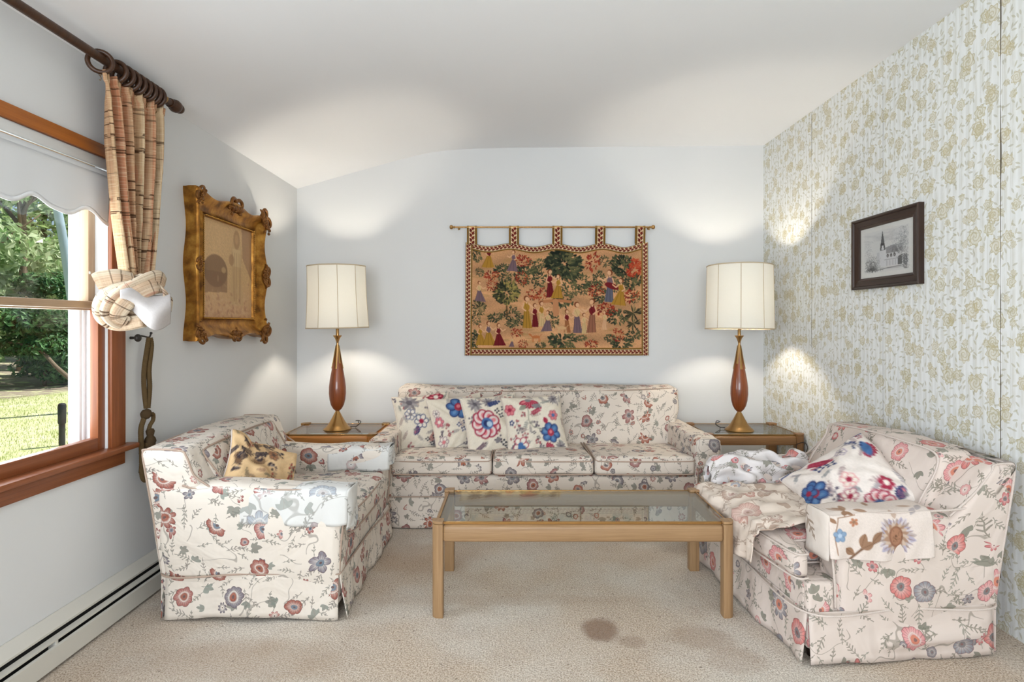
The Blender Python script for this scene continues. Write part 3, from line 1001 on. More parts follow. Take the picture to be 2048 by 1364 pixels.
PAL_THROW = dict(base=(222, 208, 194), base2=(214, 196, 180), big=((186, 146, 130), (196, 158, 146), (172, 148, 132)), core=((176, 140, 120), (190, 160, 150)),
                 small=((190, 140, 126), (150, 160, 176), (180, 150, 136)), leaf=((176, 148, 130), (168, 146, 128)), twig=(160, 136, 120), deep=(158, 126, 112))
M = {}
M['chintz_rust'] = floral('chintz_rust', PAL_RUST, 0.0, 1.12, 1.0, 0.42)
M['chintz_sofa'] = floral('chintz_sofa', PAL_SOFA, 3.3, 1.05, 1.0, 0.28)
M['chintz_pink'] = floral('chintz_pink', PAL_PINK, 6.1, 1.22, 1.0, 0.42)
M['chintz_pale'] = floral('chintz_pale', PAL_PALE, 1.9, 1.7, 0.95, 0.3)
M['chintz_bold'] = floral('chintz_bold', PAL_BOLD, 4.6, 2.4, 1.0, 0.3)
M['chintz_throw'] = floral('chintz_throw', PAL_THROW, 8.2, 1.7, 1.0, 0.4)
M['piping'] = plain('piping_cord', (172, 150, 134), 0.85, spec=0.2, nscale=300, namp=0.25)
M['piping_pale'] = plain('piping_cord_pale', (204, 190, 180), 0.85, spec=0.2, nscale=300, namp=0.2)
M['print'] = colattr('printed_cloth', 0.88, 260, 0.2, 0.15)
M['weave'] = colattr('tapestry_weave', 0.95, 420, 0.12, 0.35)
M['sheetprint'] = colattr('paper_print', 0.6, None, 0.3)
M['canvas'] = colattr('painted_canvas', 0.55, 120, 0.3, 0.1)
M['oak'] = wood('oak', (166, 132, 95), (132, 101, 68), 0.42, 3.0, 110)
M['oak_honey'] = wood('honey_oak', (190, 130, 66), (158, 98, 42), 0.38, 3.0, 110)
M['oak_dark'] = wood('brown_oak', (156, 116, 76), (120, 82, 48), 0.4, 3.0, 110)
M['pine'] = wood('stained_pine', (150, 88, 50), (112, 58, 28), 0.4, 2.0, 70)
M['pine_top'] = wood('stained_pine_gold', (178, 106, 42), (146, 80, 26), 0.42, 2.0, 70)
M['sash'] = wood('sash_wood', (176, 148, 118), (150, 122, 94), 0.45, 2.0, 70)
M['walnut'] = wood('walnut', (150, 78, 36), (96, 42, 16), 0.3, 3.0, 60, coat=0.4)
M['rodwood'] = wood('dark_rod_wood', (74, 46, 26), (46, 26, 14), 0.4, 2.0, 60)
M['ebony'] = wood('dark_frame_wood', (58, 38, 28), (34, 20, 14), 0.4, 2.0, 60)
M['brass'] = plain('brass', (182, 142, 90), 0.27, 1.0, nscale=30, namp=0.08)
M['brass_dull'] = plain('aged_brass', (168, 132, 84), 0.32, 1.0, nscale=30, namp=0.12)
M['brass_dark'] = plain('dark_brass', (112, 84, 44), 0.45, 0.9)
M['white'] = plain('white_paint', (214, 214, 212), 0.5, nscale=3, namp=0.02)
M['vinyl'] = plain('white_vinyl', (226, 227, 228), 0.4)
M['metalwhite'] = plain('enamel_white', (206, 202, 192), 0.4, nscale=2, namp=0.03)
M['black'] = plain('black_void', (10, 10, 10), 0.8)
M['blackpost'] = plain('black_post', (30, 30, 32), 0.6)
M['cord'] = plain('dark_cord', (38, 32, 28), 0.5)
M['plugwhite'] = plain('white_plastic', (222, 222, 220), 0.4)
M['rope'] = plain('olive_rope', (84, 66, 40), 0.8, spec=0.2, nscale=60, namp=0.25)
M['tasselhead'] = plain('tassel_yarn', (70, 54, 34), 0.85, spec=0.2, nscale=200, namp=0.3)
M['under'] = plain('dark_lining', (46, 36, 30), 0.95)
M['glass_table'] = clear_glass('table_glass', (0.90, 0.93, 0.91), 1.5, 1.0)
M['glass_window'] = clear_glass('window_glass', (0.98, 0.985, 0.98), 1.45, 0.6)

def m_wall():
    m, b = new_mat('wall_paint')
    n = noise(coords(), 1.3, 3)
    put(b.inputs['Base Color'], mix(n, l4((212, 212, 211)), l4((220, 220, 219))))
    b.inputs['Roughness'].default_value = 0.7
    put(b.inputs['Normal'], bump(noise(coords(), 140, 3), 0.06, 0.002))
    return m
M['wall'] = m_wall()

def m_ceiling():
    m, b = new_mat('ceiling_paint')
    n = noise(coords(), 1.0, 3)
    put(b.inputs['Base Color'], mix(n, l4((236, 236, 237)), l4((240, 240, 241))))
    b.inputs['Roughness'].default_value = 0.85
    put(b.inputs['Normal'], bump(noise(coords(), 90, 4), 0.05, 0.002))
    return m
M['ceil'] = m_ceiling()

def m_carpet():
    m, b = new_mat('carpet')
    p = worldpos()
    x, y, z = sep(p)
    v = comb(x, y)
    big = noise(v, 1.6, 3, 0.55); mid = noise(v, 6.0, 3); fine = noise(v, 170, 2, 0.75); f2 = noise(v, 55, 2)
    col = mix(sstep(big, 0.36, 0.66), l4((192, 166, 136)), l4((216, 207, 195)))
    col = mix(sstep(mid, 0.48, 0.74) * 0.35, col, l4((162, 136, 110)))
    col = mix(sstep(fine, 0.28, 0.66), mix(1.0, col, l4((186, 178, 168)), 'MULTIPLY'), mix(0.5, col, l4((238, 228, 214))))
    col = mix(sstep(f2, 0.5, 0.75) * 0.22, col, l4((150, 126, 104)))
    # spills and tread marks with a shape of their own
    wv = (noise(v, 14, 2) - 0.5) * 0.07
    def spot(cx, cy, rx, ry, s, c):
        dx = (x - cx) * (1 / rx); dy = (y - cy) * (1 / ry)
        d = op('SQRT', dx * dx + dy * dy) + wv * 6
        return mix(sstep(d, 0.55, 1.1, s, 0.0), col, l4(c))
    col = spot(0.345, 2.26, 0.085, 0.10, 0.8, (128, 98, 74))
    col = spot(0.455, 2.17, 0.06, 0.05, 0.45, (140, 112, 88))
    col = spot(0.72, 2.20, 0.14, 0.10, 0.4, (146, 118, 92))
    col = spot(0.80, 2.05, 0.12, 0.10, 0.28, (150, 122, 98))
    col = spot(-0.45, 2.95, 0.35, 0.22, 0.35, (156, 124, 94))
    col = spot(-0.95, 2.05, 0.5, 0.16, 0.35, (150, 122, 94))
    col = spot(0.0, 2.50, 0.7, 0.06, 0.2, (160, 132, 104))
    crumbs = voro(v, 5.0); 
    col = mix(lt(S(crumbs.outputs['Distance']), 0.022) * 0.6, col, l4((96, 74, 56)))
    put(b.inputs['Base Color'], col)
    b.inputs['Roughness'].default_value = 1.0
    b.inputs['Specular IOR Level'].default_value = 0.05
    b.inputs['Sheen Weight'].default_value = 0.15
    h = fine * 0.6 + f2 * 0.8 + mid * 0.6
    put(b.inputs['Normal'], bump(h, 0.55, 0.012))
    return m
M['carpet'] = m_carpet()

def m_paper():
    """cream wallpaper, hairline vertical ribs, gold-olive rosettes, open seams between the drops"""
    m, b = new_mat('rose_wallpaper')
    p = worldpos()
    px, y, z = sep(p)
    v = comb(y, z)
    col = mix(noise(v, 2.2, 2), l4((228, 229, 227)), l4((233, 234, 232)))
    rib = op('SINE', y * (2 * PI / 0.036))
    rib2 = op('SINE', y * (2 * PI / 0.018) + 1.1)
    br = noise(comb(y * 30, z * 9), 1.0, 2)
    col = mix(sstep(rib, 0.35, 0.9) * sstep(br, 0.35, 0.6) * 0.42, col, l4((190, 186, 168)))
    col = mix(sstep(rib2, 0.75, 0.98) * sstep(br, 0.3, 0.6) * 0.35, col, l4((182, 176, 154)))
    # little leaves scattered on the ribs
    for sc, off in ((30.0, (0.1, 0.3)), (24.0, (2.3, 1.1))):
        dx, dy, r, g, bb = cell(y, z, sc, off, 0.95)
        a, c = turned(dx, dy, r * 6.283)
        t = a * (1 / 0.013)
        wd = op('MAXIMUM', 1.0 - t * t, 0.0) * 0.0042
        col = mix(lt(sabs(c), wd) * gt(g, 0.25) * 0.5, col, mix(bb, l4((164, 158, 130)), l4((176, 168, 128))))
    # rosettes
    for sc, off, R in ((7.2, (0.0, 0.0), 0.036), (7.2, (4.37, 2.61), 0.027), (10.0, (1.9, 6.1), 0.016)):
        dx, dy, r, g, bb = cell(y, z * 0.94, sc, off, 0.6)
        wob_ = (noise(comb(y, z), 70, 1) - 0.5) * 0.007
        rad = op('SQRT', dx * dx + dy * dy) + wob_
        th = op('ARCTAN2', dy, dx) + r * 6.283
        Rr = R * (0.85 + g * 0.25)
        rho = rad / Rr
        edge = 0.88 + 0.12 * op('SINE', th * 7.0)
        ins = lt(rho, edge)
        spiral = sstep(op('SINE', rho * 17.0 + th * 2.0), 0.1, 0.8)
        rim = lt(sabs(edge - rho), 0.09)
        gold = mix(bb, l4((192, 183, 142)), l4((200, 187, 148)))
        wash = mix(0.40, col, gold)
        rose = mix(op('MAXIMUM', spiral * 0.75, rim), wash, mix(0.3, gold, l4((150, 136, 88))))
        col = mix(ins * gt(bb, 0.1) * 0.85, col, rose)
    # open seams
    seam = None
    for ys, wdt, zlo, zhi in ((3.69, 0.0042, 1.05, 2.55), (2.979, 0.0026, 0.2, 2.6), (2.262, 0.005, 0.2, 2.6), (1.545, 0.004, 0, 2.6), (0.828, 0.004, 0, 2.6)):
        wv = noise(comb(z, ys), 3.0, 2)
        ww = (wv - 0.30) * (wdt * 2.2)
        k = lt(sabs(y - ys + (wv - 0.5) * 0.006), ww) * gt(z, zlo) * lt(z, zhi)
        seam = k if seam is None else op('MAXIMUM', seam, k)
    col = mix(seam * 0.9, col, l4((74, 60, 34)))
    put(b.inputs['Base Color'], col)
    b.inputs['Roughness'].default_value = 0.6
    b.inputs['Specular IOR Level'].default_value = 0.35
    put(b.inputs['Normal'], bump(rib * 0.6 + noise(v, 60, 2), 0.12, 0.004))
    return m
M['paper'] = m_paper()

def m_shade():
    m = bpy.data.materials.new('lamp_shade_fabric'); m.use_nodes = True
    nt = m.node_tree; S.nt = nt
    b = nt.nodes['Principled BSDF']; out = [n for n in nt.nodes if n.type == 'OUTPUT_MATERIAL'][0]
    nt.nodes.remove(b)
    wv = noise(coords(), 180, 2)
    c = mix(wv, l4((249, 246, 238)), l4((252, 250, 244)))
    d = nt.nodes.new('ShaderNodeBsdfDiffuse'); t = nt.nodes.new('ShaderNodeBsdfTranslucent')
    put(d.inputs[0], c); put(t.inputs[0], c)
    mx = nt.nodes.new('ShaderNodeMixShader'); mx.inputs[0].default_value = 0.50
    nt.links.new(d.outputs[0], mx.inputs[1]); nt.links.new(t.outputs[0], mx.inputs[2])
    nt.links.new(mx.outputs[0], out.inputs[0])
    return m
M['lampshade'] = m_shade()
M['shadetrim'] = plain('shade_trim', (196, 178, 150), 0.8)

def m_blind():
    m = bpy.data.materials.new('blind_cloth'); m.use_nodes = True
    nt = m.node_tree; S.nt = nt
    b = nt.nodes['Principled BSDF']; out = [n for n in nt.nodes if n.type == 'OUTPUT_MATERIAL'][0]
    b.inputs['Base Color'].default_value = l4((216, 216, 216)); b.inputs['Roughness'].default_value = 0.8
    t = nt.nodes.new('ShaderNodeBsdfTranslucent'); t.inputs[0].default_value = l4((216, 216, 216))
    mx = nt.nodes.new('ShaderNodeMixShader'); mx.inputs[0].default_value = 0.15
    nt.links.new(b.outputs[0], mx.inputs[1]); nt.links.new(t.outputs[0], mx.inputs[2]); nt.links.new(mx.outputs[0], out.inputs[0])
    return m
M['blind'] = m_blind()

def m_curtain(name, bands):
    """handwoven stripes crossed by irregular dark picks"""
    m = bpy.data.materials.new(name); m.use_nodes = True
    nt = m.node_tree; S.nt = nt
    b = nt.nodes['Principled BSDF']; out = [n for n in nt.nodes if n.type == 'OUTPUT_MATERIAL'][0]
    u, v, _ = sep(uvnode())          # metres across and along
    band = noise(comb(u * 11.0, v * 0.25), 1.0, 2)
    col = ramp(band, bands)
    thr = noise(comb(u * 170, v * 6), 1.0, 2)
    col = mix(sstep(thr, 0.40, 0.66) * 0.4, col, l4((146, 108, 76)))
    slub = noise(comb(u * 9, v * 260), 1.0, 2)
    col = mix(sstep(slub, 0.46, 0.72) * 0.4, col, l4((228, 208, 176)))
    for fr, of, t0, k in ((34.0, 0.0, 0.60, 0.9), (78.0, 5.0, 0.64, 0.6)):
        pick = noise(comb(u * 0.9 + of, v * fr), 1.0, 1)
        br = noise(comb(u * 22, v * fr + of), 1.0, 1)
        pk = sstep(pick, t0, t0 + 0.03) * sstep(pick, t0 + 0.06, t0 + 0.09, 1.0, 0.25) * sstep(br, 0.36, 0.48)
        col = mix(pk * k, col, l4((72, 48, 32)))
    red = noise(comb(u * 30, v * 7 + 4.0), 1.0, 1)
    col = mix(sstep(red, 0.66, 0.74) * 0.45, col, l4((190, 108, 82)))
    put(b.inputs['Base Color'], col)
    b.inputs['Roughness'].default_value = 0.95; b.inputs['Specular IOR Level'].default_value = 0.1
    put(b.inputs['Normal'], bump(thr * 0.7 + slub * 0.7, 0.5, 0.004))
    t = nt.nodes.new('ShaderNodeBsdfTranslucent'); put(t.inputs[0], col)
    mx = nt.nodes.new('ShaderNodeMixShader'); mx.inputs[0].default_value = 0.12
    nt.links.new(b.outputs[0], mx.inputs[1]); nt.links.new(t.outputs[0], mx.inputs[2]); nt.links.new(mx.outputs[0], out.inputs[0])
    return m
M['curtain'] = m_curtain('woven_curtain', [(0.30, (212, 190, 156)), (0.43, (198, 164, 126)), (0.52, (192, 146, 112)), (0.60, (186, 122, 90)), (0.70, (204, 174, 138))])
M['curtain_daylit'] = m_curtain('woven_curtain_daylit', [(0.30, (228, 216, 196)), (0.5, (220, 204, 180)), (0.60, (212, 184, 156)), (0.70, (226, 212, 192))])  # pale knot cloth, daylight on it partly put into the colour
M['lining'] = plain('curtain_lining', (194, 188, 186), 0.9, spec=0.15, nscale=90, namp=0.08, bumpv=(160, 0.3, 0.003))

def m_gilt():
    m, b = new_mat('old_gilt')
    p = coords()
    n = noise(p, 14, 4, 0.6)
    put(b.inputs['Base Color'], ramp(n, [(0.30, (92, 56, 18)), (0.48, (150, 100, 36)), (0.70, (196, 146, 66))]))
    b.inputs['Metallic'].default_value = 0.75
    b.inputs['Roughness'].default_value = 0.38
    put(b.inputs['Normal'], bump(noise(p, 70, 4), 0.35, 0.004))
    return m
M['gilt'] = m_gilt()
M['gilt_dark'] = plain('dark_gilt', (120, 76, 30), 0.45, 0.6, nscale=40, namp=0.4)
M['gilt_bright'] = plain('rubbed_gilt', (196, 148, 74), 0.36, 0.75, nscale=30, namp=0.25, bumpv=(110, 0.3, 0.003))

def m_leaf(name, c1, c2, rough=0.5):
    m = bpy.data.materials.new(name); m.use_nodes = True
    nt = m.node_tree; S.nt = nt
    b = nt.nodes['Principled BSDF']; out = [n for n in nt.nodes if n.type == 'OUTPUT_MATERIAL'][0]
    a = nt.nodes.new('ShaderNodeAttribute'); a.attribute_name = 'Col'
    k, _, _ = sep(S(a.outputs['Color']))
    c = mix(k, l4(c1), l4(c2))
    put(b.inputs['Base Color'], c); b.inputs['Roughness'].default_value = rough
    t = nt.nodes.new('ShaderNodeBsdfTranslucent'); put(t.inputs[0], c)
    mx = nt.nodes.new('ShaderNodeMixShader'); mx.inputs[0].default_value = 0.35
    nt.links.new(b.outputs[0], mx.inputs[1]); nt.links.new(t.outputs[0], mx.inputs[2]); nt.links.new(mx.outputs[0], out.inputs[0])
    return m
M['leaf_light'] = m_leaf('maple_leaf', (122, 160, 96), (222, 234, 198), .38)
M['leaf_dark'] = m_leaf('evergreen_leaf', (40, 88, 56), (104, 152, 92))
M['leaf_bush'] = m_leaf('bush_leaf', (96, 142, 68), (200, 224, 154), .4)
M['bark'] = plain('bark', (120, 104, 86), 0.9, nscale=20, namp=0.3, bumpv=(30, 0.6, 0.02))
M['palebark'] = plain('pale_bark', (150, 172, 188), 0.6, nscale=12, namp=0.06)

def m_lawn():
    m, b = new_mat('lawn')
    x, y, z = sep(worldpos())
    v = comb(x, y)
    n = noise(v, 1.2, 4, 0.6); n2 = noise(v, 14, 3, 0.7)
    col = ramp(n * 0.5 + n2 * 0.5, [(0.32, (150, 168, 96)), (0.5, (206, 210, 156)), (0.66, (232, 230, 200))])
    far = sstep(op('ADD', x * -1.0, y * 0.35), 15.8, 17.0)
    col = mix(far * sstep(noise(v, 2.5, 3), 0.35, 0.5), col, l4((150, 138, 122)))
    put(b.inputs['Base Color'], col); b.inputs['Roughness'].default_value = 0.95
    put(b.inputs['Normal'], bump(n2, 0.5, 0.05))
    return m
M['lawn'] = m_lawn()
# ---------------------------------------------------------------- the room
def struct(name, m, mat, **k):
    return mk(name, m[0], m[1], mat, uv=m[2], kind='structure', **k)

struct('floor', bbox((XL - .14, YR - .14, -0.12), (XR + .14, YB + .14, 0.0), 0), M['carpet'], smooth=False)
# left wall: the seen window and an added one further along, behind the camera
WZ0, WZ1 = 0.690, 1.864
WIN = [(1.15, 2.333), (-1.75, -0.15)]
T = 0.15
segs = [bbox((XL - T, YR, -0.1), (XL, YB + .14, WZ0), 0), bbox((XL - T, YR, WZ1), (XL, YB + .14, 2.30), 0)]
ys = [YR] + [k for w in sorted(WIN) for k in w] + [YB + .14]
for a, b_ in zip(ys[::2], ys[1::2]):
    segs.append(bbox((XL - T, a, WZ0), (XL, b_, WZ1), 0))
struct('wall_left', join(*segs), M['wall'], smooth=False)
struct('wall_back', bbox((XL, YB, -0.1), (XR, YB + .14, 2.70), 0), M['wall'], smooth=False)
struct('wall_right', bbox((XR, YR, -0.1), (XR + .14, YB + .14, 2.75), 0), M['paper'], smooth=False)
RW = (-1.45, 0.65, 0.6, 2.15)          # big unseen window, added behind the camera to let in light
struct('wall_rear', join(bbox((XL, YR - .14, -0.1), (RW[0], YR, 2.75), 0), bbox((RW[1], YR - .14, -0.1), (XR, YR, 2.75), 0),
                         bbox((RW[0], YR - .14, -0.1), (RW[1], YR, RW[2]), 0), bbox((RW[0], YR - .14, RW[3]), (RW[1], YR, 2.75), 0)), M['wall'], smooth=False)

# ceiling: rises from the window wall, rounds over and runs flat to the papered wall
cx = np.array([-1.80, -1.643, -1.24, -1.05, -0.856, -0.70, -0.57, -0.45, -0.30, 0.0, 0.8, XR + .14])
cz = np.array([2.190, 2.234, 2.350, 2.403, 2.456, 2.496, 2.520, 2.532, 2.540, 2.547, 2.555, 2.565])
xs = np.linspace(cx[0], cx[-1], 140)
zs = np.interp(xs, cx, cz)
for _ in range(6):
    zs[1:-1] = (zs[:-2] + 2 * zs[1:-1] + zs[2:]) / 4
poly = [(x, z) for x, z in zip(xs, zs)] + [(xs[-1], 2.75), (xs[0], 2.75)]
cp = prism(poly, 1, YR - .14, YB + .14)
struct('ceiling', cp, M['ceil'], sharp=40)

# ---- the seen window
Y0, Y1 = WIN[0]
win = bpy.data.objects.new('window_1', None); COL.objects.link(win); win['kind'] = 'structure'
win['label'] = 'double-hung wooden sash window over the lawn, brown trim and stool'; win['category'] = 'window'
win.location = (XL, (Y0 + Y1) / 2, WZ0); FRAME['window_1'] = (np.array(win.location), 0.0)
def wp(name, m, mat, parent=win, **k):
    return mk(name, m[0], m[1], mat, parent, uv=m[2], **dict(dict(sharp=35), **k))
wp('side_casing', bbox((XL, Y1, WZ0), (XL + .020, Y1 + .085, WZ1 + .049), .004), M['pine'])
wp('side_casing', bbox((XL, Y0 - .085, WZ0), (XL + .020, Y0, WZ1 + .049), .004), M['pine'])
wp('head_casing', bbox((XL, Y0, WZ1), (XL + .022, Y1, WZ1 + .049), .004), M['pine_top'])
wp('stool', bbox((XL - .12, Y0 - .11, WZ0 - .016), (XL + .053, Y1 + .125, WZ0 + .006), .005), M['pine'])
wp('apron', bbox((XL, Y0 - .085, WZ0 - .075), (XL + .018, Y1 + .085, WZ0 - .016), .004), M['pine'])
wp('jamb', join(bbox((XL - .145, Y1 - .002, WZ0), (XL + .004, Y1 + .012, WZ1), 0), bbox((XL - .145, Y0 - .012, WZ0), (XL + .004, Y0 + .002, WZ1), 0),
                bbox((XL - .145, Y0, WZ1 - .004), (XL + .004, Y1, WZ1 + .006), 0)), M['vinyl'])
ZM = 1.275
xs0, xs1 = XL - .040, XL - .006     # lower (inner) sash
lower = wp('lower_sash', join(bbox((xs0, Y1 - .042, WZ0 + .006), (xs1, Y1 - .002, ZM + .014), .003), bbox((xs0, Y0 + .002, WZ0 + .006), (xs1, Y0 + .042, ZM + .014), .003),
                              bbox((xs0, Y0 + .042, WZ0 + .006), (xs1, Y1 - .042, WZ0 + .056), .003)), M['pine'])
wp('meeting_rail', bbox((xs0, Y0 + .002, ZM - .014), (xs1 + .002, Y1 - .002, ZM + .014), .003), M['sash'], lower)
wp('pane', bbox((xs0 + .010, Y0 + .035, WZ0 + .05), (xs0 + .014, Y1 - .035, ZM - .01), 0), M['glass_window'], lower)
xu0, xu1 = XL - .082, XL - .046     # upper (outer) sash
upper = wp('upper_sash', join(bbox((xu0, Y1 - .040, ZM - .02), (xu1, Y1 - .002, WZ1 - .004), .003), bbox((xu0, Y0 + .002, ZM - .02), (xu1, Y0 + .040, WZ1 - .004), .003),
                              bbox((xu0, Y0 + .04, ZM - .02), (xu1, Y1 - .04, ZM + .012), .003), bbox((xu0, Y0 + .04, WZ1 - .05), (xu1, Y1 - .04, WZ1 - .004), .003)), M['sash'])
wp('pane', bbox((xu0 + .010, Y0 + .035, ZM), (xu0 + .014, Y1 - .035, WZ1 - .045), 0), M['glass_window'], upper)
# white storm frame and outer trim on the outside
wp('storm_frame', join(bbox((XL - .125, Y1 - .030, WZ0), (XL - .090, Y1 - .002, WZ1), .002), bbox((XL - .125, Y0 + .002, WZ0), (XL - .090, Y0 + .030, WZ1), .002),
                       bbox((XL - .145, Y1 - .018, WZ0), (XL - .083, Y1 - .003, WZ1), .002),
                       bbox((XL - .156, Y1 + .013, WZ0 - .05), (XL - .150, Y1 + .10, WZ1 + .05), .002),
                       bbox((XL - .156, Y0 - .10, WZ0 - .05), (XL - .150, Y0 - .013, WZ1 + .05), .002),
                       bbox((XL - .21, Y0 - .1, WZ0 - .05), (XL - .10, Y1 + .1, WZ0 + .006), .003)), M['vinyl'])
wp('sash_latch', bbox((XL - .046, Y1 - .038, 1.40), (XL - .044, Y1 - .03, 1.41), .0005), M['plugwhite'])
# plain second window, unseen, added behind the camera for its daylight
Y2, Y3 = WIN[1]
win2 = bpy.data.objects.new('added_window_2', None); COL.objects.link(win2); win2['kind'] = 'structure'
win2.location = (XL, (Y2 + Y3) / 2, WZ0); FRAME['added_window_2'] = (np.array(win2.location), 0.0)
wp('casing', join(bbox((XL, Y3, WZ0), (XL + .02, Y3 + .085, WZ1 + .05), .004), bbox((XL, Y2 - .085, WZ0), (XL + .02, Y2, WZ1 + .05), .004),
                  bbox((XL, Y2, WZ1), (XL + .02, Y3, WZ1 + .05), .004), bbox((XL - .1, Y2 - .1, WZ0 - .02), (XL + .05, Y3 + .1, WZ0 + .004), .004)), M['pine'], win2)
win3 = bpy.data.objects.new('added_window_3', None); COL.objects.link(win3); win3['kind'] = 'structure'  # trim of the added rear window
win3.location = (-.40, YR, RW[2]); FRAME['added_window_3'] = (np.array(win3.location), 0.0)
wp('casing', join(bbox((RW[0] - .08, YR, RW[2] - .08), (RW[0], YR + .02, RW[3] + .08), .004), bbox((RW[1], YR, RW[2] - .08), (RW[1] + .08, YR + .02, RW[3] + .08), .004),
                  bbox((RW[0], YR, RW[3]), (RW[1], YR + .02, RW[3] + .08), .004), bbox((RW[0], YR, RW[2] - .08), (RW[1], YR + .02, RW[2]), .004),
                  bbox((-.42, YR - .08, RW[2]), (-.38, YR - .04, RW[3]), .004)), M['pine'], win3)

# ---- scalloped roller shade in the window head
sh = thing('roller_shade', 'white scalloped roller shade pulled partway down inside the window', 'window shade', (XL + .01, (Y0 + Y1) / 2, 1.80))
wp('headrail', bbox((XL - .004, Y0 + .004, 1.822), (XL + .012, Y1 - .004, WZ1 - .004), .003), M['white'], sh)
rr = 0.024
rl = lathe([(1e-4, 0), (rr, 0), (rr, Y1 - Y0 - .024), (1e-4, Y1 - Y0 - .024)], 28, caps=False)
Vr = rot(rl[0], 'X', -PI / 2) + np.array((XL - .012 + .012, Y0 + .012, 1.792))
mk('roller', Vr, rl[1], M['blind'], sh, uv=rl[2], sharp=40)
NS = 7
def blind_fn(u, v):
    yy = Y0 + .014 + (Y1 - Y0 - .028) * u
    per = (yy - 1.85) / .235
    sc = -0.017 * np.cos(2 * PI * per) + 0.004 * np.cos(4 * PI * per + .6)
    zb = 1.628 + sc - 0.010 * np.exp(-((u - 1) / .06) ** 2)
    z = 1.79 + (zb - 1.79) * v
    x = XL + .024 - 0.014 * v + 0.004 * np.sin(u * 9) * v + 0.010 * v * np.exp(-((u - .93) / .05) ** 2)
    return np.stack([x, yy, z], -1)
m_ = sheet(150, 14, blind_fn, .0015)
mk('shade_cloth', m_[0], m_[1], M['blind'], sh, uv=m_[2])
def fringe_fn(u, v):
    P = blind_fn(u, np.ones_like(u))
    P[..., 2] += 0.004 - 0.016 * v
    P[..., 0] += 0.001 + .0005 * np.sin(u * 900)
    return P
m_ = sheet(400, 2, fringe_fn, .002)
mk('fringe', m_[0], m_[1], M['vinyl'], sh, uv=m_[2])

# ---- baseboard heater along the window wall
hb = thing('baseboard_heater', 'long white metal baseboard heater along the floor under the window', 'heater', (XL + .03, 1.2, 0))
HY0, HY1 = -1.9, 3.35
wp('front_panel', prism([(XL + .055, .012), (XL + .064, .012), (XL + .064, .080), (XL + .055, .084)], 1, HY0, HY1), M['metalwhite'], hb)
wp('top_cover', prism([(XL + .001, .166), (XL + .006, .166), (XL + .046, .136), (XL + .046, .128), (XL + .001, .155)], 1, HY0, HY1), M['metalwhite'], hb)
wp('damper', prism([(XL + .040, .104), (XL + .058, .098), (XL + .058, .104), (XL + .040, .110)], 1, HY0, HY1), M['metalwhite'], hb)
wp('slot_shade', bbox((XL + .002, HY0 + .01, .02), (XL + .030, HY1 - .01, .13), 0), M['black'], hb)  # black block paints the shade behind the slots
for yy in (1.42, 2.0, 2.7):
    wp('bracket', bbox((XL + .028, yy, .02), (XL + .056, yy + .012, .10), .001), M['metalwhite'], hb)
for yy in (HY0, HY1):
    wp('end_cap', prism([(XL + .001, .0), (XL + .066, .0), (XL + .066, .110), (XL + .048, .138), (XL + .001, .168)], 1, yy - .02, yy), M['metalwhite'], hb)

# ---- outlet on the papered wall
ou = thing('wall_outlet', 'white wall outlet plate low on the papered wall behind the end table', 'outlet', (XR, 3.70, .30))
wp('cover_plate', bbox((XR - .006, 3.665, .235), (XR, 3.735, .355), .002), M['plugwhite'], ou)
pl = thing('plug_adapter', 'white plug adapter with a dark cord pushed into the outlet', 'plug', (XR - .01, 3.70, .31))
wp('adapter', bbox((XR - .045, 3.672, .25), (XR - .007, 3.728, .33), .004), M['plugwhite'], pl)
wp('plug', bbox((XR - .10, 3.690, .318), (XR - .045, 3.708, .332), .004), M['cord'], pl)
# ---------------------------------------------------------------- glass-topped wooden tables
def prt(name, m, mat, parent, **k):
    return mk(name, m[0], m[1], mat, parent, uv=m[2], **dict(dict(sharp=40), **k))

def dleg(x, y, z, s, sx, sy):
    """square leg whose outer corner is rounded"""
    h = s / 2; pts = []
    base = [(-h, -h), (h, -h), (h, h), (-h, h)]
    out = []
    for (px, py) in base:
        if px * sx > 0 and py * sy > 0:
            r = s * .62
            cx_, cy_ = px - math.copysign(r, px), py - math.copysign(r, py)
            a0 = {(1, 1): 0, (-1, 1): PI / 2, (-1, -1): PI, (1, -1): 1.5 * PI}[(int(math.copysign(1, px)), int(math.copysign(1, py)))]
            out += [(cx_ + r * math.cos(a0 + t), cy_ + r * math.sin(a0 + t)) for t in np.linspace(0, PI / 2, 9)]
        else:
            r = .004
            cx_, cy_ = px - math.copysign(r, px), py - math.copysign(r, py)
            a0 = {(1, 1): 0, (-1, 1): PI / 2, (-1, -1): PI, (1, -1): 1.5 * PI}[(int(math.copysign(1, px)), int(math.copysign(1, py)))]
            out += [(cx_ + r * math.cos(a0 + t), cy_ + r * math.sin(a0 + t)) for t in np.linspace(0, PI / 2, 4)]
    return [(x + a, y + b) for a, b in out]

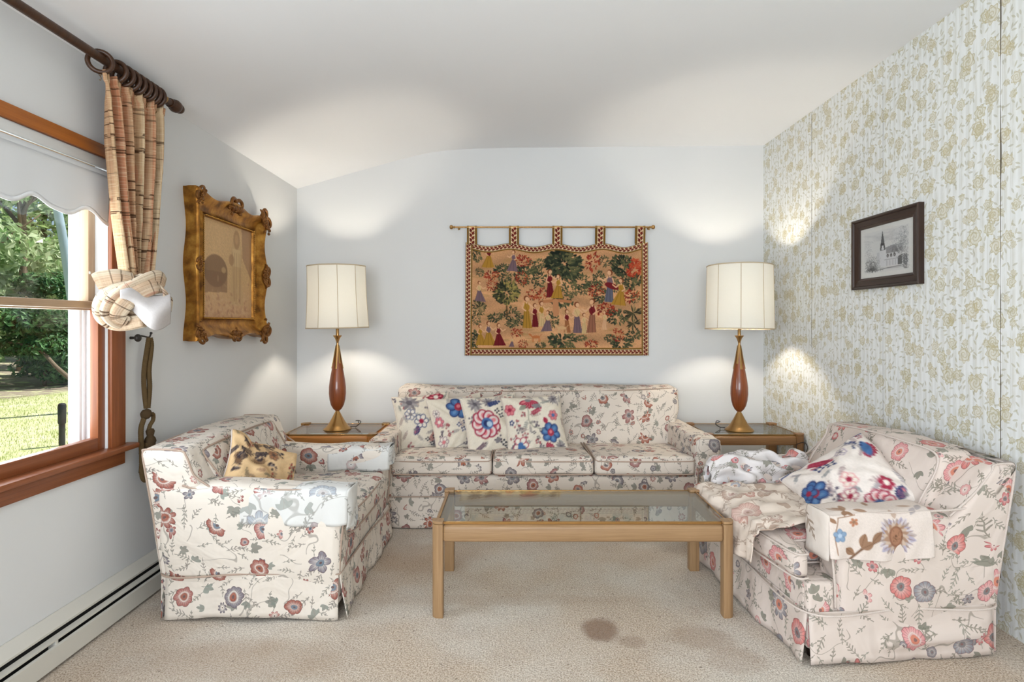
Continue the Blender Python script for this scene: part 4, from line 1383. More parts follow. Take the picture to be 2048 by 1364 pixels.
def glass_table(name, label, x0, x1, y0, y1, zt, leg, ah, mats, brassy):
    t = thing(name, label, 'table', ((x0 + x1) / 2, (y0 + y1) / 2, 0), 0)
    wd, trim, cap = mats
    h = leg / 2
    for (x, sx) in ((x0 + h, -1), (x1 - h, 1)):
        for (y, sy) in ((y0 + h, -1), (y1 - h, 1)):
            fp = dleg(x, y, 0, leg, sx, sy)
            lg = prt('leg', prism(fp, 2, 0.0, zt - .010), wd, t)
            prt('gap_ring', prism([(x + (a - x) * .93, y + (b - y) * .93) for a, b in fp], 2, zt - .010, zt - .007), M['brass_dark'], lg)
            prt('cap', prism([(x + (a - x) * 1.02, y + (b - y) * 1.02) for a, b in fp], 2, zt - .007, zt + .003), cap, lg)
    za, zb = zt - .014 - ah, zt - .014
    # aprons with a rounded outer face
    def rail(lo, hi):
        return rbox(lo, hi, min(.016, (hi[2] - lo[2]) * .3), .05)
    aw = leg * .72
    for (ya, yb) in ((y0 + .003, y0 + .003 + aw), (y1 - .003 - aw, y1 - .003)):
        V, Q, U = bbox((x0 + leg - .002, ya, za), (x1 - leg + .002, yb, zb), .014, 4)
        prt('apron', (V, Q, U), wd, t)
    for (xa, xb) in ((x0 + .003, x0 + .003 + aw), (x1 - .003 - aw, x1 - .003)):
        prt('apron', bbox((xa, y0 + leg - .002, za), (xb, y1 - leg + .002, zb), .014, 4), wd, t)
    # glass let in between the caps, with a thin metal edge
    g0, g1 = aw * .75, aw * .75
    prt('glass_top', bbox((x0 + g0, y0 + g1, zt - .0135), (x1 - g0, y1 - g1, zt - .005), .001, 1), M['glass_table'], t)
    e = .006
    prt('edge_trim', join(bbox((x0 + leg, y0 + g1 - e, zt - .014), (x1 - leg, y0 + g1, zt - .003), .001, 1), bbox((x0 + leg, y1 - g1, zt - .014), (x1 - leg, y1 - g1 + e, zt - .003), .001, 1),
                          bbox((x0 + g0 - e, y0 + leg, zt - .014), (x0 + g0, y1 - leg, zt - .003), .001, 1), bbox((x1 - g0, y0 + leg, zt - .014), (x1 - g0 + e, y1 - leg, zt - .003), .001, 1)), trim, t)
    return t

glass_table('coffee_table', 'low long oak coffee table with inset glass top, standing before the sofa',
            -.328, .910, 2.343, 2.836, .391, .046, .070, (M['oak'], M['brass'], M['oak']), True)
ET_Z = .480
glass_table('end_table', 'honey-coloured glass-topped end table in the white corner near the gilt picture',
            -1.524, -.884, 3.740, 4.205, ET_Z, .056, .058, (M['oak_honey'], M['brass'], M['brass']), True)
glass_table('end_table', 'brown glass-topped end table standing against the floral wallpaper',
            1.262, 1.912, 3.740, 4.205, ET_Z, .056, .058, (M['oak_dark'], M['brass_dull'], M['oak_dark']), True)

# ---------------------------------------------------------------- table lamps
def table_lamp(x, y, z0, label, rb, rt, zb, zt, sides, tilt, metal, k=1.0):
    t = thing('table_lamp', label, 'lamp', (x, y, z0), 0, 'brass and walnut lamps flanking the sofa')
    b = lathe([(1e-4, 0), (.094, 0), (.0955, .003), (.093, .007), (.074, .022), (.054, .048), (.036, .080), (.022, .108), (.014, .122), (.012, .128), (1e-4, .128)], 56, (x, y, z0), False)
    prt('base', b, metal, t, sharp=50)
    wb = [(1e-4, .124), (.014, .126), (.030, .142), (.044, .168), (.053, .205), (.0575, .248), (.0565, .292), (.051, .338), (.043, .386), (.0355, .425), (.028, .462), (.021, .502), (.014, .545), (.0085, .575), (1e-4, .578)]
    prt('wooden_body', lathe(wb, 48, (x, y, z0), False), M['walnut'], t)
    # brass overlay: crown of pointed tongues hugging the neck, then an hourglass collar
    nk = np.array(wb[1:-1])
    zz = np.array([.425, .462, .502, .545, .575])
    def rad_at(q): return np.interp(q, nk[:, 1], nk[:, 0]) + .0022
    ton = []
    nT = 8
    for i in range(nT):
        a0 = 2 * PI * i / nT
        long_ = .418 if i % 2 == 0 else .455
        zs_ = np.linspace(long_, .578, 9)
        hw = np.interp(zs_, [long_, long_ + .03, .53, .578], [.20, .22, .30, .40])
        V = []; Q = []
        for r_i, (q, w_) in enumerate(zip(zs_, hw)):
            for s_ in (-1, -.33, .33, 1):
                for dr in (0, .0025):
                    r_ = rad_at(q) + dr
                    V.append((x + math.cos(a0 + s_ * w_) * r_, y + math.sin(a0 + s_ * w_) * r_, z0 + q))
        def ix(i_, j, k_): return i_ * 8 + j * 2 + k_
        for i_ in range(8):
            for j in range(3):
                Q.append([ix(i_, j, 1), ix(i_, j + 1, 1), ix(i_ + 1, j + 1, 1), ix(i_ + 1, j, 1)])
            for j in (0, 3):
                Q.append([ix(i_, j, 0), ix(i_, j, 1), ix(i_ + 1, j, 1), ix(i_ + 1, j, 0)])
        for j in range(3):
            Q.append([ix(0, j, 0), ix(0, j + 1, 0), ix(0, j + 1, 1), ix(0, j, 1)])
        ton.append((np.array(V), Q, np.zeros((sum(len(f) for f in Q), 2))))
    prt('brass_crown', join(*ton), metal, t, sharp=50)
    prt('collar', lathe([(1e-4, .572), (.0105, .574), (.0075, .588), (.0095, .604), (.018, .628), (.029, .642), (.030, .646), (.024, .647), (1e-4, .645)], 36, (x, y, z0), False), metal, t, sharp=50)
    prt('stem', lathe([(1e-4, .640), (.0105, .640), (.0105, .742), (.016, .748), (.016, .835), (1e-4, .835)], 24, (x, y, z0), False), metal, t, sharp=50)
    # bulb
    blb = lathe([(1e-4, .835), (.013, .837), (.014, .848), (.026, .862), (.035, .880), (.038, .898), (.035, .915), (.026, .930), (.013, .938), (1e-4, .940)], 24, (x, y, z0), False)
    mb = bpy.data.materials.get('lit_bulb')
    if mb is None:
        mb, bb = new_mat('lit_bulb')
        bb.inputs['Emission Color'].default_value = (1.0, .91, .77, 1); bb.inputs['Emission Strength'].default_value = 360.0
    prt('bulb', blb, mb, t)
    # shade: panels between ribs
    segs_ = 96
    def prof(a, q):
        r0 = rb + (rt - rb) * q
        r0 = r0 * (1 - .025 * math.sin(q * PI) * (1 if sides == 10 else 0.2))
        f = 1.0
        if sides == 10:
            ph = (a * sides / (2 * PI)) % 1.0 - .5
            f = math.cos(PI / sides) / math.cos(ph * 2 * PI / sides) * .7 + .3
        return r0 * f
    def shell(inn):
        def fn(u, v):
            P = np.zeros(u.shape + (3,))
            for i in range(u.shape[0]):
                a = u[i, 0] * 2 * PI
                for j in range(u.shape[1]):
                    r_ = prof(a, v[i, j]) - inn
                    P[i, j] = (r_ * math.cos(a), r_ * math.sin(a), zb + (zt - zb) * v[i, j])
            return P
        return grid(segs_, 10, fn, True)
    o_ = shell(0.0); i_ = shell(.002)
    V = np.concatenate([o_[0], i_[0]]); nO = len(o_[0])
    Q = np.concatenate([o_[1], i_[1][:, ::-1] + nO])
    R_ = np.arange(segs_) * 11; R2 = np.roll(R_, -1)
    rim = np.concatenate([np.stack([R_, R2, R2 + nO, R_ + nO], -1), np.stack([R_ + 10 + nO, R2 + 10 + nO, R2 + 10, R_ + 10], -1)])
    Q = np.concatenate([Q, rim])
    def place(V): return rot(rot(V, 'Y', tilt[0], (0, 0, .75)), 'X', tilt[1], (0, 0, .75)) + np.array((x, y, z0))
    sd = mk('lamp_shade', place(V), Q, M['lampshade'], t, uv=np.zeros((4 * len(Q), 2)), sharp=60)
    nr = 10 if sides == 10 else 9
    for i in range(nr):
        a = 2 * PI * (i + (.5 if sides == 10 else .28)) / nr if sides != 10 else 2 * PI * i / nr
        pts = [(math.cos(a) * (prof(a, q) + .0005), math.sin(a) * (prof(a, q) + .0005), zb + (zt - zb) * q) for q in np.linspace(0, 1, 8)]
        m = tube(pts, .0019, 6)
        mk('rib', place(m[0]), m[1], M['shadetrim'], sd, uv=m[2])
    for q, nm in ((0.004, 'lower_trim'), (.996, 'upper_trim')):
        pts = [(math.cos(a) * (prof(a, q) - .001), math.sin(a) * (prof(a, q) - .001), zb + (zt - zb) * q) for a in np.linspace(0, 2 * PI, 72, endpoint=False)]
        m = tube(pts, .0042, 8, True)
        mk(nm, place(m[0]), m[1], M['shadetrim'], sd, uv=m[2])
    # spider holding the shade
    zs_ = zb + (zt - zb) * .9
    arms = [tube([(0, 0, .80), (.02, 0, .9), (.0, 0, zs_)], .002, 6)]
    for i in range(3):
        a = 2 * PI * i / 3 + .4
        arms.append(tube([(0, 0, zs_), (math.cos(a) * (prof(a, .9) - .003), math.sin(a) * (prof(a, .9) - .003), zs_ + .02)], .0018, 6))
    m = join(*arms)
    mk('spider', place(m[0]), m[1], M['brass_dark'], sd, uv=m[2])
    return t

ZT = ET_Z - .0048
table_lamp(-1.205, 3.97, ZT, 'brass and walnut lamp with ten-panel tapering shade, near the gilt picture', .216, .200, .698, 1.122, 10, (-.018, .012), M['brass'])
table_lamp(1.553, 3.93, ZT, 'brass and walnut lamp with a straight drum shade, lit beside the floral wallpaper', .222, .213, .690, 1.122, 0, (.012, -.02), M['brass_dull'])
# lamp cords
c1 = thing('lamp_cord', 'thin dark lamp cord looping behind the lamp base near the gilt picture', 'cord', (-1.12, 4.05, ET_Z))
m = tube(spline([(-1.135, 4.02, ET_Z + .004), (-1.09, 4.03, ET_Z + .005), (-1.065, 4.05, ET_Z + .030), (-1.09, 4.09, ET_Z + .034), (-1.13, 4.16, ET_Z + .02), (-1.13, 4.225, ET_Z + .006), (-1.12, 4.23, ET_Z - .06), (-1.0, 4.2, .25), (-.93, 4.2, .10)], 60), .0028, 8)
mk('cord', m[0], m[1], M['cord'], c1, uv=m[2])
c2 = thing('lamp_cord', 'brown lamp cord running over the back of the end table by the wallpaper', 'cord', (1.46, 4.05, ET_Z))
m = tube(spline([(1.48, 3.97, ET_Z + .004), (1.44, 3.98, ET_Z + .006), (1.415, 4.0, ET_Z + .026), (1.46, 4.05, ET_Z + .03), (1.50, 4.15, ET_Z + .015), (1.50, 4.225, ET_Z + .004), (1.49, 4.235, ET_Z - .08), (1.42, 4.2, .34), (1.44, 4.15, .30), (1.50, 4.15, .15), (1.6, 4.1, .03)], 70), .0028, 8)
mk('cord', m[0], m[1], M['cord'], c2, uv=m[2])
c3 = thing('power_cord', 'dark cord looped against the leg of the end table by the outlet', 'cord', (1.88, 3.72, .40))
m = tube(spline([(1.868, 3.705, .325), (1.80, 3.69, .328), (1.842, 3.72, .36), (1.845, 3.73, .41), (1.86, 3.730, .425), (1.90, 3.730, .43), (1.915, 3.728, .40), (1.90, 3.716, .36), (1.905, 3.70, .34)], 60), .0024, 8)
mk('cord', m[0], m[1], M['cord'], c3, uv=m[2])
m = tube(spline([(1.850, 3.70, .324), (1.83, 3.66, .33), (1.85, 3.62, .30), (1.89, 3.60, .22), (1.90, 3.60, .12), (1.88, 3.62, .01)], 40), .0024, 8)
mk('plug_lead', m[0], m[1], M['cord'], c3, uv=m[2])
# ---------------------------------------------------------------- slipcovered seating
def soft(name, m, mat, parent, **k):
    return mk(name, m[0], m[1], mat, parent, uv=m[2], **k)

def welt(name, pts, parent, mat=None, r=.0042, closed=False, n=90, local=False):
    m = tube(spline(pts, n, closed), r, 7, closed)
    return mk(name, m[0], m[1], mat or M['piping'], parent, uv=m[2], local=local)

def cushion_rim(lo, hi, z, inset=.004, r=.03, bulge=0.0):
    """rounded rectangle path at height z"""
    x0, y0, x1, y1 = lo[0] + inset, lo[1] + inset, hi[0] - inset, hi[1] - inset
    pts = []
    for cx_, cy_, a0 in ((x1 - r, y1 - r, 0), (x0 + r, y1 - r, PI / 2), (x0 + r, y0 + r, PI), (x1 - r, y0 + r, 1.5 * PI)):
        pts += [(cx_ + r * math.cos(a0 + t), cy_ + r * math.sin(a0 + t), z) for t in np.linspace(0, PI / 2, 5)]
    return pts

def skirt_panel(p0, p1, ztop, seed, flare=.012, zlow=.012, thick=.003, wave=.006, lift=None, step=.02, ridge=None):
    """hanging cloth between two floor points; outward = right of p0->p1"""
    p0 = np.array(p0, float); p1 = np.array(p1, float)
    d = p1 - p0; L = np.linalg.norm(d); t = d / L; nrm = np.array([t[1], -t[0]])
    def fn(u, v):
        w = np.sin(u * L * 21 + seed) * .6 + np.sin(u * L * 9 + seed * 2.1) * .8 + np.sin(u * L * 47 + seed * .7) * .25
        o = (flare * v ** 1.2 + wave * w * v ** 1.3)
        if ridge is not None:
            o = o + ridge(u, v)
        zl = zlow + .004 * np.sin(u * L * 8 + seed * 1.3)
        if lift is not None:
            zl = zl + lift(u)
        z = ztop + (zl - ztop) * v
        P = np.zeros(u.shape + (3,))
        P[..., 0] = p0[0] + t[0] * u * L + nrm[0] * o
        P[..., 1] = p0[1] + t[1] * u * L + nrm[1] * o
        P[..., 2] = z
        return P
    nu = max(4, int(L / step)); nv = 9
    return sheet(nu, nv, fn, thick, (L, -(ztop - zlow)), RNG.uniform(0, 6, 2))

# ================================================================ sofa
SY = 3.372
sofa = thing('sofa', 'long three-seat sofa in rust and cream flowered chintz against the white wall', 'sofa', (.1845, 3.84, 0))
CS = M['chintz_sofa']
X0, X1 = -.842, 1.211           # outer faces of the arms
AI0, AI1 = -.718, 1.087         # inner faces
soft('base', rbox((X0 + .02, SY + .012, .06), (X1 - .02, 4.25, .305), .02, .05, puff(.004, 3)), CS, sofa)
for k, (a0, a1) in enumerate(((X0, AI0 + .012), (AI1 - .012, X1))):
    sg = -1 if k == 0 else 1
    def arm_def(V, N, sg=sg):
        V = V.copy()
        t = np.clip((V[:, 2] - .06) / .46, 0, 1)
        V[:, 0] += sg * (.010 * t ** 2 - .006)
        V[:, 2] += .006 * np.sin((V[:, 1] - 3.3) * 5) * (t > .8)
        return V + N * wob(V, 11 + k, 12, .004)[:, None]
    ar = soft('arm', rbox((a0, SY - .002, .05), (a1, 4.16, .520), .028, .03, arm_def), CS, sofa)
    xi = a0 + .014; xo = a1 - .014
    welt('piping', [(xi, SY - .004, .19), (xi + .001, SY - .005, .35), (xi + .002, SY - .004, .47), (xi + .02, SY - .005, .505), ((xi + xo) / 2, SY - .006, .512), (xo - .018, SY - .005, .505), (xo + sg * .006, SY - .004, .47), (xo + sg * .002, SY - .004, .19)], ar)
# leaning back with a wide padded top
def back_def(V, N):
    V = V.copy()
    t = np.clip((V[:, 2] - .30) / .45, 0, 1)
    front = (N[:, 1] < .2) & (V[:, 1] < 4.1)
    lean = .13 * t
    thin = np.where(V[:, 1] < 4.16, lean, lean * .5)
    V[:, 1] += thin
    u = np.clip((V[:, 0] - .19) / 1.0, -1, 1)
    V[:, 1] -= np.where(V[:, 1] < 4.2, .030 * (1 - u ** 4) * np.sin(np.clip((V[:, 2] - .3) / .46, 0, 1) * PI), 0)
    V[:, 2] += .006 * np.sin(V[:, 0] * 5.2) * t
    # drawn in slightly between the arms
    V[:, 0] = .1885 + (V[:, 0] - .1885) * (0.955 + .045 * np.clip((V[:, 2] - .48) / .12, 0, 1))
    return V + N * wob(V, 5, 8, .006)[:, None]
bk = soft('backrest', rbox((-.806, 3.945, .27), (1.183, 4.17, .752), .035, .028, back_def), CS, sofa)
welt('piping', [(-.80, 4.16, .40), (-.806, 4.155, .55), (-.802, 4.115, .68), (-.785, 4.10, .728), (-.70, 4.088, .733), (-.40, 4.07, .722), (-.1, 4.062, .724), (.2, 4.06, .728), (.6, 4.066, .727), (.9, 4.074, .735), (1.10, 4.088, .741), (1.165, 4.10, .735), (1.180, 4.115, .68), (1.182, 4.155, .55)], bk)
# three loose seat cushions
for k in range(3):
    w = (1.083 + .716) / 3
    a0 = -.716 + k * w + .004; a1 = a0 + w - .008
    def cd(V, N, a0=a0, a1=a1, k=k):
        V = V.copy()
        u = (V[:, 0] - (a0 + a1) / 2) / ((a1 - a0) / 2); v = (V[:, 1] - 3.67) / .3
        top = np.clip(N[:, 2], 0, 1); fr = np.clip(-N[:, 1], 0, 1)
        V[:, 2] += top * (.014 * (1 - u ** 2) * (1 - v ** 2).clip(0) - .022 * np.clip(v, -1, 1) + .000)
        V[:, 1] -= fr * .010 * (1 - u ** 4)
        V[:, 2] += fr * 0
        return V + N * wob(V, 31 + k, 14, .005)[:, None]
    lo, hi = (a0, 3.372, .312), (a1, 3.985, .400)
    cu = soft('seat_cushion', rbox(lo, hi, .022, .025, cd), CS, sofa)
    zt = .392
    welt('piping', [(a0 + .006, 3.95, .385), (a0 + .003, 3.7, .398), (a0 + .003, 3.42, .400), (a0 + .012, 3.379, .397), (a0 + .05, 3.370, .394), ((a0 + a1) / 2, 3.362, .394), (a1 - .05, 3.370, .394), (a1 - .012, 3.379, .397), (a1 - .003, 3.42, .400), (a1 - .003, 3.7, .398), (a1 - .006, 3.95, .385)], cu)
    welt('piping', [(a0 + .003, 3.42, .322), (a0 + .012, 3.379, .320), (a0 + .05, 3.370, .318), ((a0 + a1) / 2, 3.362, .318), (a1 - .05, 3.370, .318), (a1 - .012, 3.379, .320), (a1 - .003, 3.42, .322)], cu)
# skirt: separate hanging panels
zk = .186
for k, (a, b_, lf) in enumerate(((X0 + .004, -.36, None), (-.355, .40, lambda u: .030 * np.exp(-((u - .72) / .18) ** 2)), (.405, .80, lambda u: .012 * u), (.805, X1 - .004, None))):
    soft('skirt', skirt_panel((a, SY + .004), (b_, SY + .004), zk, 2.1 + k * 1.7, .008, .010, wave=.003, lift=lf), CS, sofa)
soft('skirt', skirt_panel((X1 + .002, SY + .008), (X1 + .002, 4.2), zk, 4.4, .008, .010), CS, sofa)
soft('skirt', skirt_panel((X0 - .002, 4.2), (X0 - .002, SY + .008), zk, 6.4, .008, .010), CS, sofa)
welt('piping', [(X0 + .002, SY - .002, zk), (0, SY - .001, zk + .002), (.5, SY - .001, zk - .001), (X1 - .002, SY - .002, zk)], sofa, M['piping'], .0035)
for (x, y) in ((X0 + .06, SY + .06), (X1 - .06, SY + .06), (X0 + .06, 4.18), (X1 - .06, 4.18)):
    prt('leg', lathe([(.02, 0), (.026, .06), (1e-4, .06)], 16, (x, y, 0)), M['ebony'], sofa)

def arm_cover(name, label, parent_frame, L0, L1, yc, w, ztop, drop_out, drop_in, mat, seed, outside, front=True, group='loose covers over the chair arms', printed=False):
    """U-shaped loose cover draped over an arm; local frame: x forward, y across"""
    loc, a = parent_frame
    t = thing(name, label, 'arm cover', (loc[0] + math.cos(a) * (L0 + L1) / 2 - math.sin(a) * yc, loc[1] + math.sin(a) * (L0 + L1) / 2 + math.cos(a) * yc, ztop), a, group)
    h = w / 2 + .007
    tot = drop_out + 2 * h + drop_in
    def fn(u, v):
        x = L0 + (L1 - L0) * u
        s = v * tot
        P = np.zeros(u.shape + (3,))
        r = .03
        # path: outside hem up, over the top, down the inside
        y = np.where(s < drop_out, outside * h, np.where(s < drop_out + 2 * h, outside * (h - (s - drop_out)), -outside * h))
        z = np.where(s < drop_out, ztop + .006 - (drop_out - s), np.where(s < drop_out + 2 * h, ztop + .007, ztop + .006 - (s - drop_out - 2 * h)))
        # rounded shoulders
        for s0 in (drop_out, drop_out + 2 * h):
            q = np.exp(-((s - s0) / .022) ** 2)
            z = z - .009 * q; y = y - np.sign(y + 1e-9) * .008 * q
        low = np.clip((drop_out - s) / drop_out, 0, 1)
        wv = .005 * np.sin(x * 34 + seed) + .003 * np.sin(x * 71 + seed * 2 + s * 30)
        y = y + outside * (low * (.008 + wv)) - outside * .003 * np.sin(s * 50 + x * 20 + seed) * (s > drop_out + 2 * h)
        z = z + .004 * np.sin(x * 26 + seed) * (1 - low) + low * .007 * np.sin(x * 13 + seed)
        if front:   # wraps round the front of the arm a little
            e = np.clip((u - .90) / .10, 0, 1)
            y = y * (1 - .10 * e ** 2)
            x = x - .004 * e
        P[..., 0] = x; P[..., 1] = yc + y; P[..., 2] = z
        return P
    gs = .003 if printed else .012
    na, nb_ = int((L1 - L0) / gs), int(tot / gs)
    V, Q, U = sheet(na, nb_, fn, .003 if outside < 0 or not printed else -.003, (L1 - L0, tot), (seed * .7, seed * .31))
    cc_ = None
    if printed:
        cc_ = cover_colours(na + 1, nb_ + 1, L1 - L0, tot, drop_out); cc_ = np.concatenate([cc_, cc_])
    mk('cloth', V - np.array(((L0 + L1) / 2, yc, ztop)), Q, M['print'] if printed else mat, t, uv=U, col=cc_, local=True)
    if front:   # the closed front flap of the cover
        zf = ztop - .17 if drop_out > .1 else ztop - .1
        def ff(u, v):
            P = np.zeros(u.shape + (3,))
            hh = h * .92
            P[..., 0] = L1 - .001 + .006 * np.sin(u * PI) + .004 * np.sin(v * 9 + u * 7 + seed) * v - .008 * (np.abs(2 * u - 1) ** 6)
            P[..., 1] = yc - hh + 2 * hh * u
            P[..., 2] = ztop + .006 - (ztop - zf) * v - .012 * (np.abs(2 * u - 1) ** 6) * (1 - v)
            return P
        V, Q, U = sheet(16, 16, ff, .003, (2 * h, .17), (seed * 1.3, seed * .9))
        mk('front_flap', V - np.array(((L0 + L1) / 2, yc, ztop)), Q, mat, t, uv=U, local=True)
    return t

# ================================================================ armchairs
def armchair(label, loc, ang, mat, pipe, seed, tcush, backpad, lifts):
    t = thing('armchair', label, 'armchair', loc, ang, 'slipcovered armchairs')
    W = .92; h = W / 2; aw = .135
    def S_(name, m, mt=mat): return mk(name, m[0], m[1], mt, t, uv=m[2], local=True)
    ZS = .186
    af = -.108 if tcush else 0.0
    # base / front rail under the cushion
    S_('base', rbox((-.345, -h + .015, .05), (.352, h - .015, .285), .02, .04, puff(.004, seed)))
    # arms with side panels
    for sg in (-1, 1):
        y0, y1 = (sg * h - sg * aw, sg * h) if sg > 0 else (-h, -h + aw)
        def ad(V, N, sg=sg):
            V = V.copy()
            tt = np.clip((V[:, 2] - .05) / .48, 0, 1)
            u = np.clip((V[:, 0] + .30) / .66, 0, 1)
            V[:, 0] += .026 * tt ** 1.5 * u               # front leans out toward the top
            V[:, 0] -= .055 * tt * (1 - u) ** 2           # rear follows the lean of the back
            V[:, 2] += (.020 - (.05 if tcush else 0)) * tt * (1 - u) ** 1.5 * (tt > .6)
            V[:, 1] += sg * (.012 * np.sin(tt * PI) - .004)
            return V + N * (wob(V, seed + 3 + sg, 9, .008) + wob(V, seed + 9 + sg, 24, .0038, (.5, 1, 1.3)))[:, None]
        a_ = S_('arm', rbox((-.345, y0, .05), (.350 + af, y1, .530), .034, .022, ad))
        yo = y1 if sg > 0 else y0; yi = y0 if sg > 0 else y1
        welt('piping', [(-.28, yo, .545), (-.22, yo - sg * .004, .530), (-.05, yo - sg * .010, .524), (.12, yo - sg * .010, .524), (.30 + af, yo - sg * .010, .522), (.365 + af, yo - sg * .012, .512)], a_, pipe, local=True)
        welt('piping', [(.354 + af, yo - sg * .010, .19), (.362 + af, yo - sg * .004, .30), (.378 + af, yo - sg * .008, .47), (.372 + af, yo - sg * .03, .520), (.372 + af, (yi + yo) / 2, .526), (.372 + af, yi + sg * .025, .520), (.376 + af, yi + sg * .006, .47), (.364 + af, yi + sg * .006, .42)], a_, pipe, local=True)
    # leaning back, full width
    def bd(V, N):
        V = V.copy()
        tt = np.clip((V[:, 2] - .05) / .64, 0, 1)
        rear = V[:, 0] < -.27
        V[:, 0] += np.where(rear, -.102 * tt, -.10 * tt + .10 * (1 - np.clip((V[:, 2] - .3) / .4, 0, 1)) ** 1.4)
        if tcush:
            V[:, 0] -= np.where(rear, 0, .10 * np.clip((V[:, 2] - .45) / .24, 0, 1) ** 1.2)
        v = V[:, 1] / h
        V[:, 2] += tt ** 3 * (.014 * (1 - v ** 2))
        V[:, 0] += np.where(rear, 0, .012 * (1 - v ** 2) * np.sin(tt * PI))
        return V + N * (wob(V, seed + 21, 9, .005) + wob(V, seed + 25, 24, .002))[:, None]
    b_ = S_('backrest', rbox((-.358, -h, .05), (-.16, h, .690), .030, .022, bd))
    for sg in (-1, 1):
        welt('piping', [(-.362, sg * (h - .004), .19), (-.400, sg * (h - .002), .42), (-.436, sg * (h - .003), .62), (-.448, sg * (h - .012), .675), (-.435, sg * (h - .014), .688), (-.30 - .07 * bool(tcush), sg * (h - .012), .684), (-.268 - .085 * bool(tcush), sg * (h - .008), .66), (-.235 - .05 * bool(tcush), sg * (h - .006), .585), (-.17 - .02 * bool(tcush), sg * (h - .008), .535 - .03 * bool(tcush))], b_, pipe, local=True)
    welt('piping', [(-.445, -h + .012, .682), (-.452, -.2, .694), (-.452, .2, .694), (-.445, h - .012, .682)], b_, pipe, local=True)
    # inner back pad
    w2 = h - aw + .012 if backpad < .5 else h - .112
    px0 = -.195 - .05 * backpad
    th = .09 + .05 * backpad
    def pd(V, N):
        V = V.copy()
        tt = np.clip((V[:, 2] - .33) / .36, 0, 1)
        u = V[:, 1] / w2
        V[:, 1] *= 1 + .10 * np.clip((tt - .5) * 2, 0, 1) * (1 - backpad)
        V[:, 0] += -.155 * tt + np.clip(N[:, 0], 0, 1) * (.03 * (1 - u ** 2) * np.sin(np.clip(tt, .05, .95) * PI) ** .7)
        V[:, 2] += .010 * (1 - u ** 2) * tt
        return V + N * (wob(V, seed + 41, 10, .006) + wob(V, seed + 44, 25, .002))[:, None]
    p_ = S_('back_cushion', rbox((px0, -w2, .33), (px0 + th, w2, .672 + .040 * backpad), .030, .022, pd))
    xf = px0 + th
    wt = w2 * (1 + .10 * (1 - backpad))
    welt('piping', [(xf + .0, -w2 + .006, .36), (xf - .06, -w2 * (1 + .03 * (1 - backpad)) + .006, .52), (xf - .135, -wt + .012, .64), (xf - .148, -wt + .035, .668 + .035 * backpad), (xf - .142, -wt * .5, .680 + .038 * backpad), (xf - .138, 0, .684 + .040 * backpad), (xf - .142, wt * .5, .680 + .038 * backpad), (xf - .148, wt - .035, .668 + .035 * backpad), (xf - .135, wt - .012, .64), (xf - .06, w2 * (1 + .03 * (1 - backpad)) - .006, .52), (xf, w2 - .006, .36)], p_, pipe, local=True)
    # seat cushion, T shaped when it wraps the arm fronts
    wc = h - aw - .004
    def sd_(V, N):
        V = V.copy()
        if tcush:
            f = np.clip((V[:, 0] - .325) / .02, 0, 1)
            V[:, 1] *= 1 + f * ((h - .012) / wc - 1)
        u = V[:, 1] / wc; v = (V[:, 0] - .12) / .3
        top = np.clip(N[:, 2], 0, 1)
        V[:, 2] += top * .022 * (1 - np.clip(u, -1, 1) ** 2) * np.clip(1 - v ** 2, 0, 1)
        V[:, 0] += np.clip(N[:, 0], 0, 1) * .012 * (1 - np.clip(u, -1, 1) ** 4)
        return V + N * wob(V, seed + 51, 13, .006)[:, None]
    xfr = .402 if tcush else .372
    lo, hi = (-.16, -wc, .288), (xfr, wc, .398)
    c_ = S_('seat_cushion', rbox(lo, hi, .034, .020, sd_))
    wf = (h - .012) if tcush else wc
    for zz in (.385, .300):
        pts = [(.05, -wc, zz), (.30 + af * .0, -wc, zz)]
        if tcush: pts += [(.330, -wc - .03, zz), (.340, -wf + .02, zz)]
        pts += [(xfr - .05, -wf, zz), (xfr - .012, -wf + .02, zz), (xfr + .004, -wf * .5, zz), (xfr + .006, 0, zz), (xfr + .004, wf * .5, zz), (xfr - .012, wf - .02, zz), (xfr - .05, wf, zz)]
        if tcush: pts += [(.340, wf - .02, zz), (.330, wc + .03, zz)]
        pts += [(.30, wc, zz), (.05, wc, zz)]
        welt('piping', pts, c_, pipe, .0038, n=140, local=True)
    # skirt all round, open at the corners
    fx = .354
    if tcush:
        S_('front_rail', rbox((.25, -h + .002, .05), (fx, h - .002, .288), .016, .035, puff(.003, seed + 60)))
    def sp(p0, p1, sd, fl, lf=None, wv=.007, rg=None):
        # local corner points, outward on the right of p0 -> p1
        m = skirt_panel(p0, p1, ZS, sd, fl, .008, wave=wv, lift=lf, ridge=rg)
        return S_('skirt', m)
    sp((-.345, -h - .002), (fx, -h - .002), seed + 1.1, .010, lifts[0])
    sp((fx + .003, -h), (fx + .003, h), seed + 2.3, .016, lifts[1], .010)
    sp((fx, h + .002), (-.345, h + .002), seed + 3.7, .010, lifts[2], .007, (lambda u, v: .030 * np.exp(-((v - .72 + .22 * u) / .10) ** 2) * np.clip((u - .28) / .2, 0, 1) * np.clip((1 - u) / .1, 0, 1)) if tcush else None)
    sp((-.362, h), (-.362, -h), seed + 5.2, .006)
    welt('piping', [(fx + .004, -h - .002, ZS), (0, -h - .004, ZS + .002), (-.362, -h - .002, ZS), (-.366, 0, ZS), (-.362, h + .002, ZS), (0, h + .004, ZS - .002), (fx + .004, h + .002, ZS), (fx + .006, 0, ZS), (fx + .004, -h - .002, ZS)], t, pipe, .0038, n=200, local=True)
    for (x, y) in ((-.31, -h + .06), (-.31, h - .06), (.30, -h + .06), (.30, h - .06)):
        m = lathe([(.018, 0), (.024, .055), (1e-4, .055)], 14, (x, y, 0))
        mk('leg', m[0], m[1], M['ebony'], t, uv=m[2], local=True)
    return t

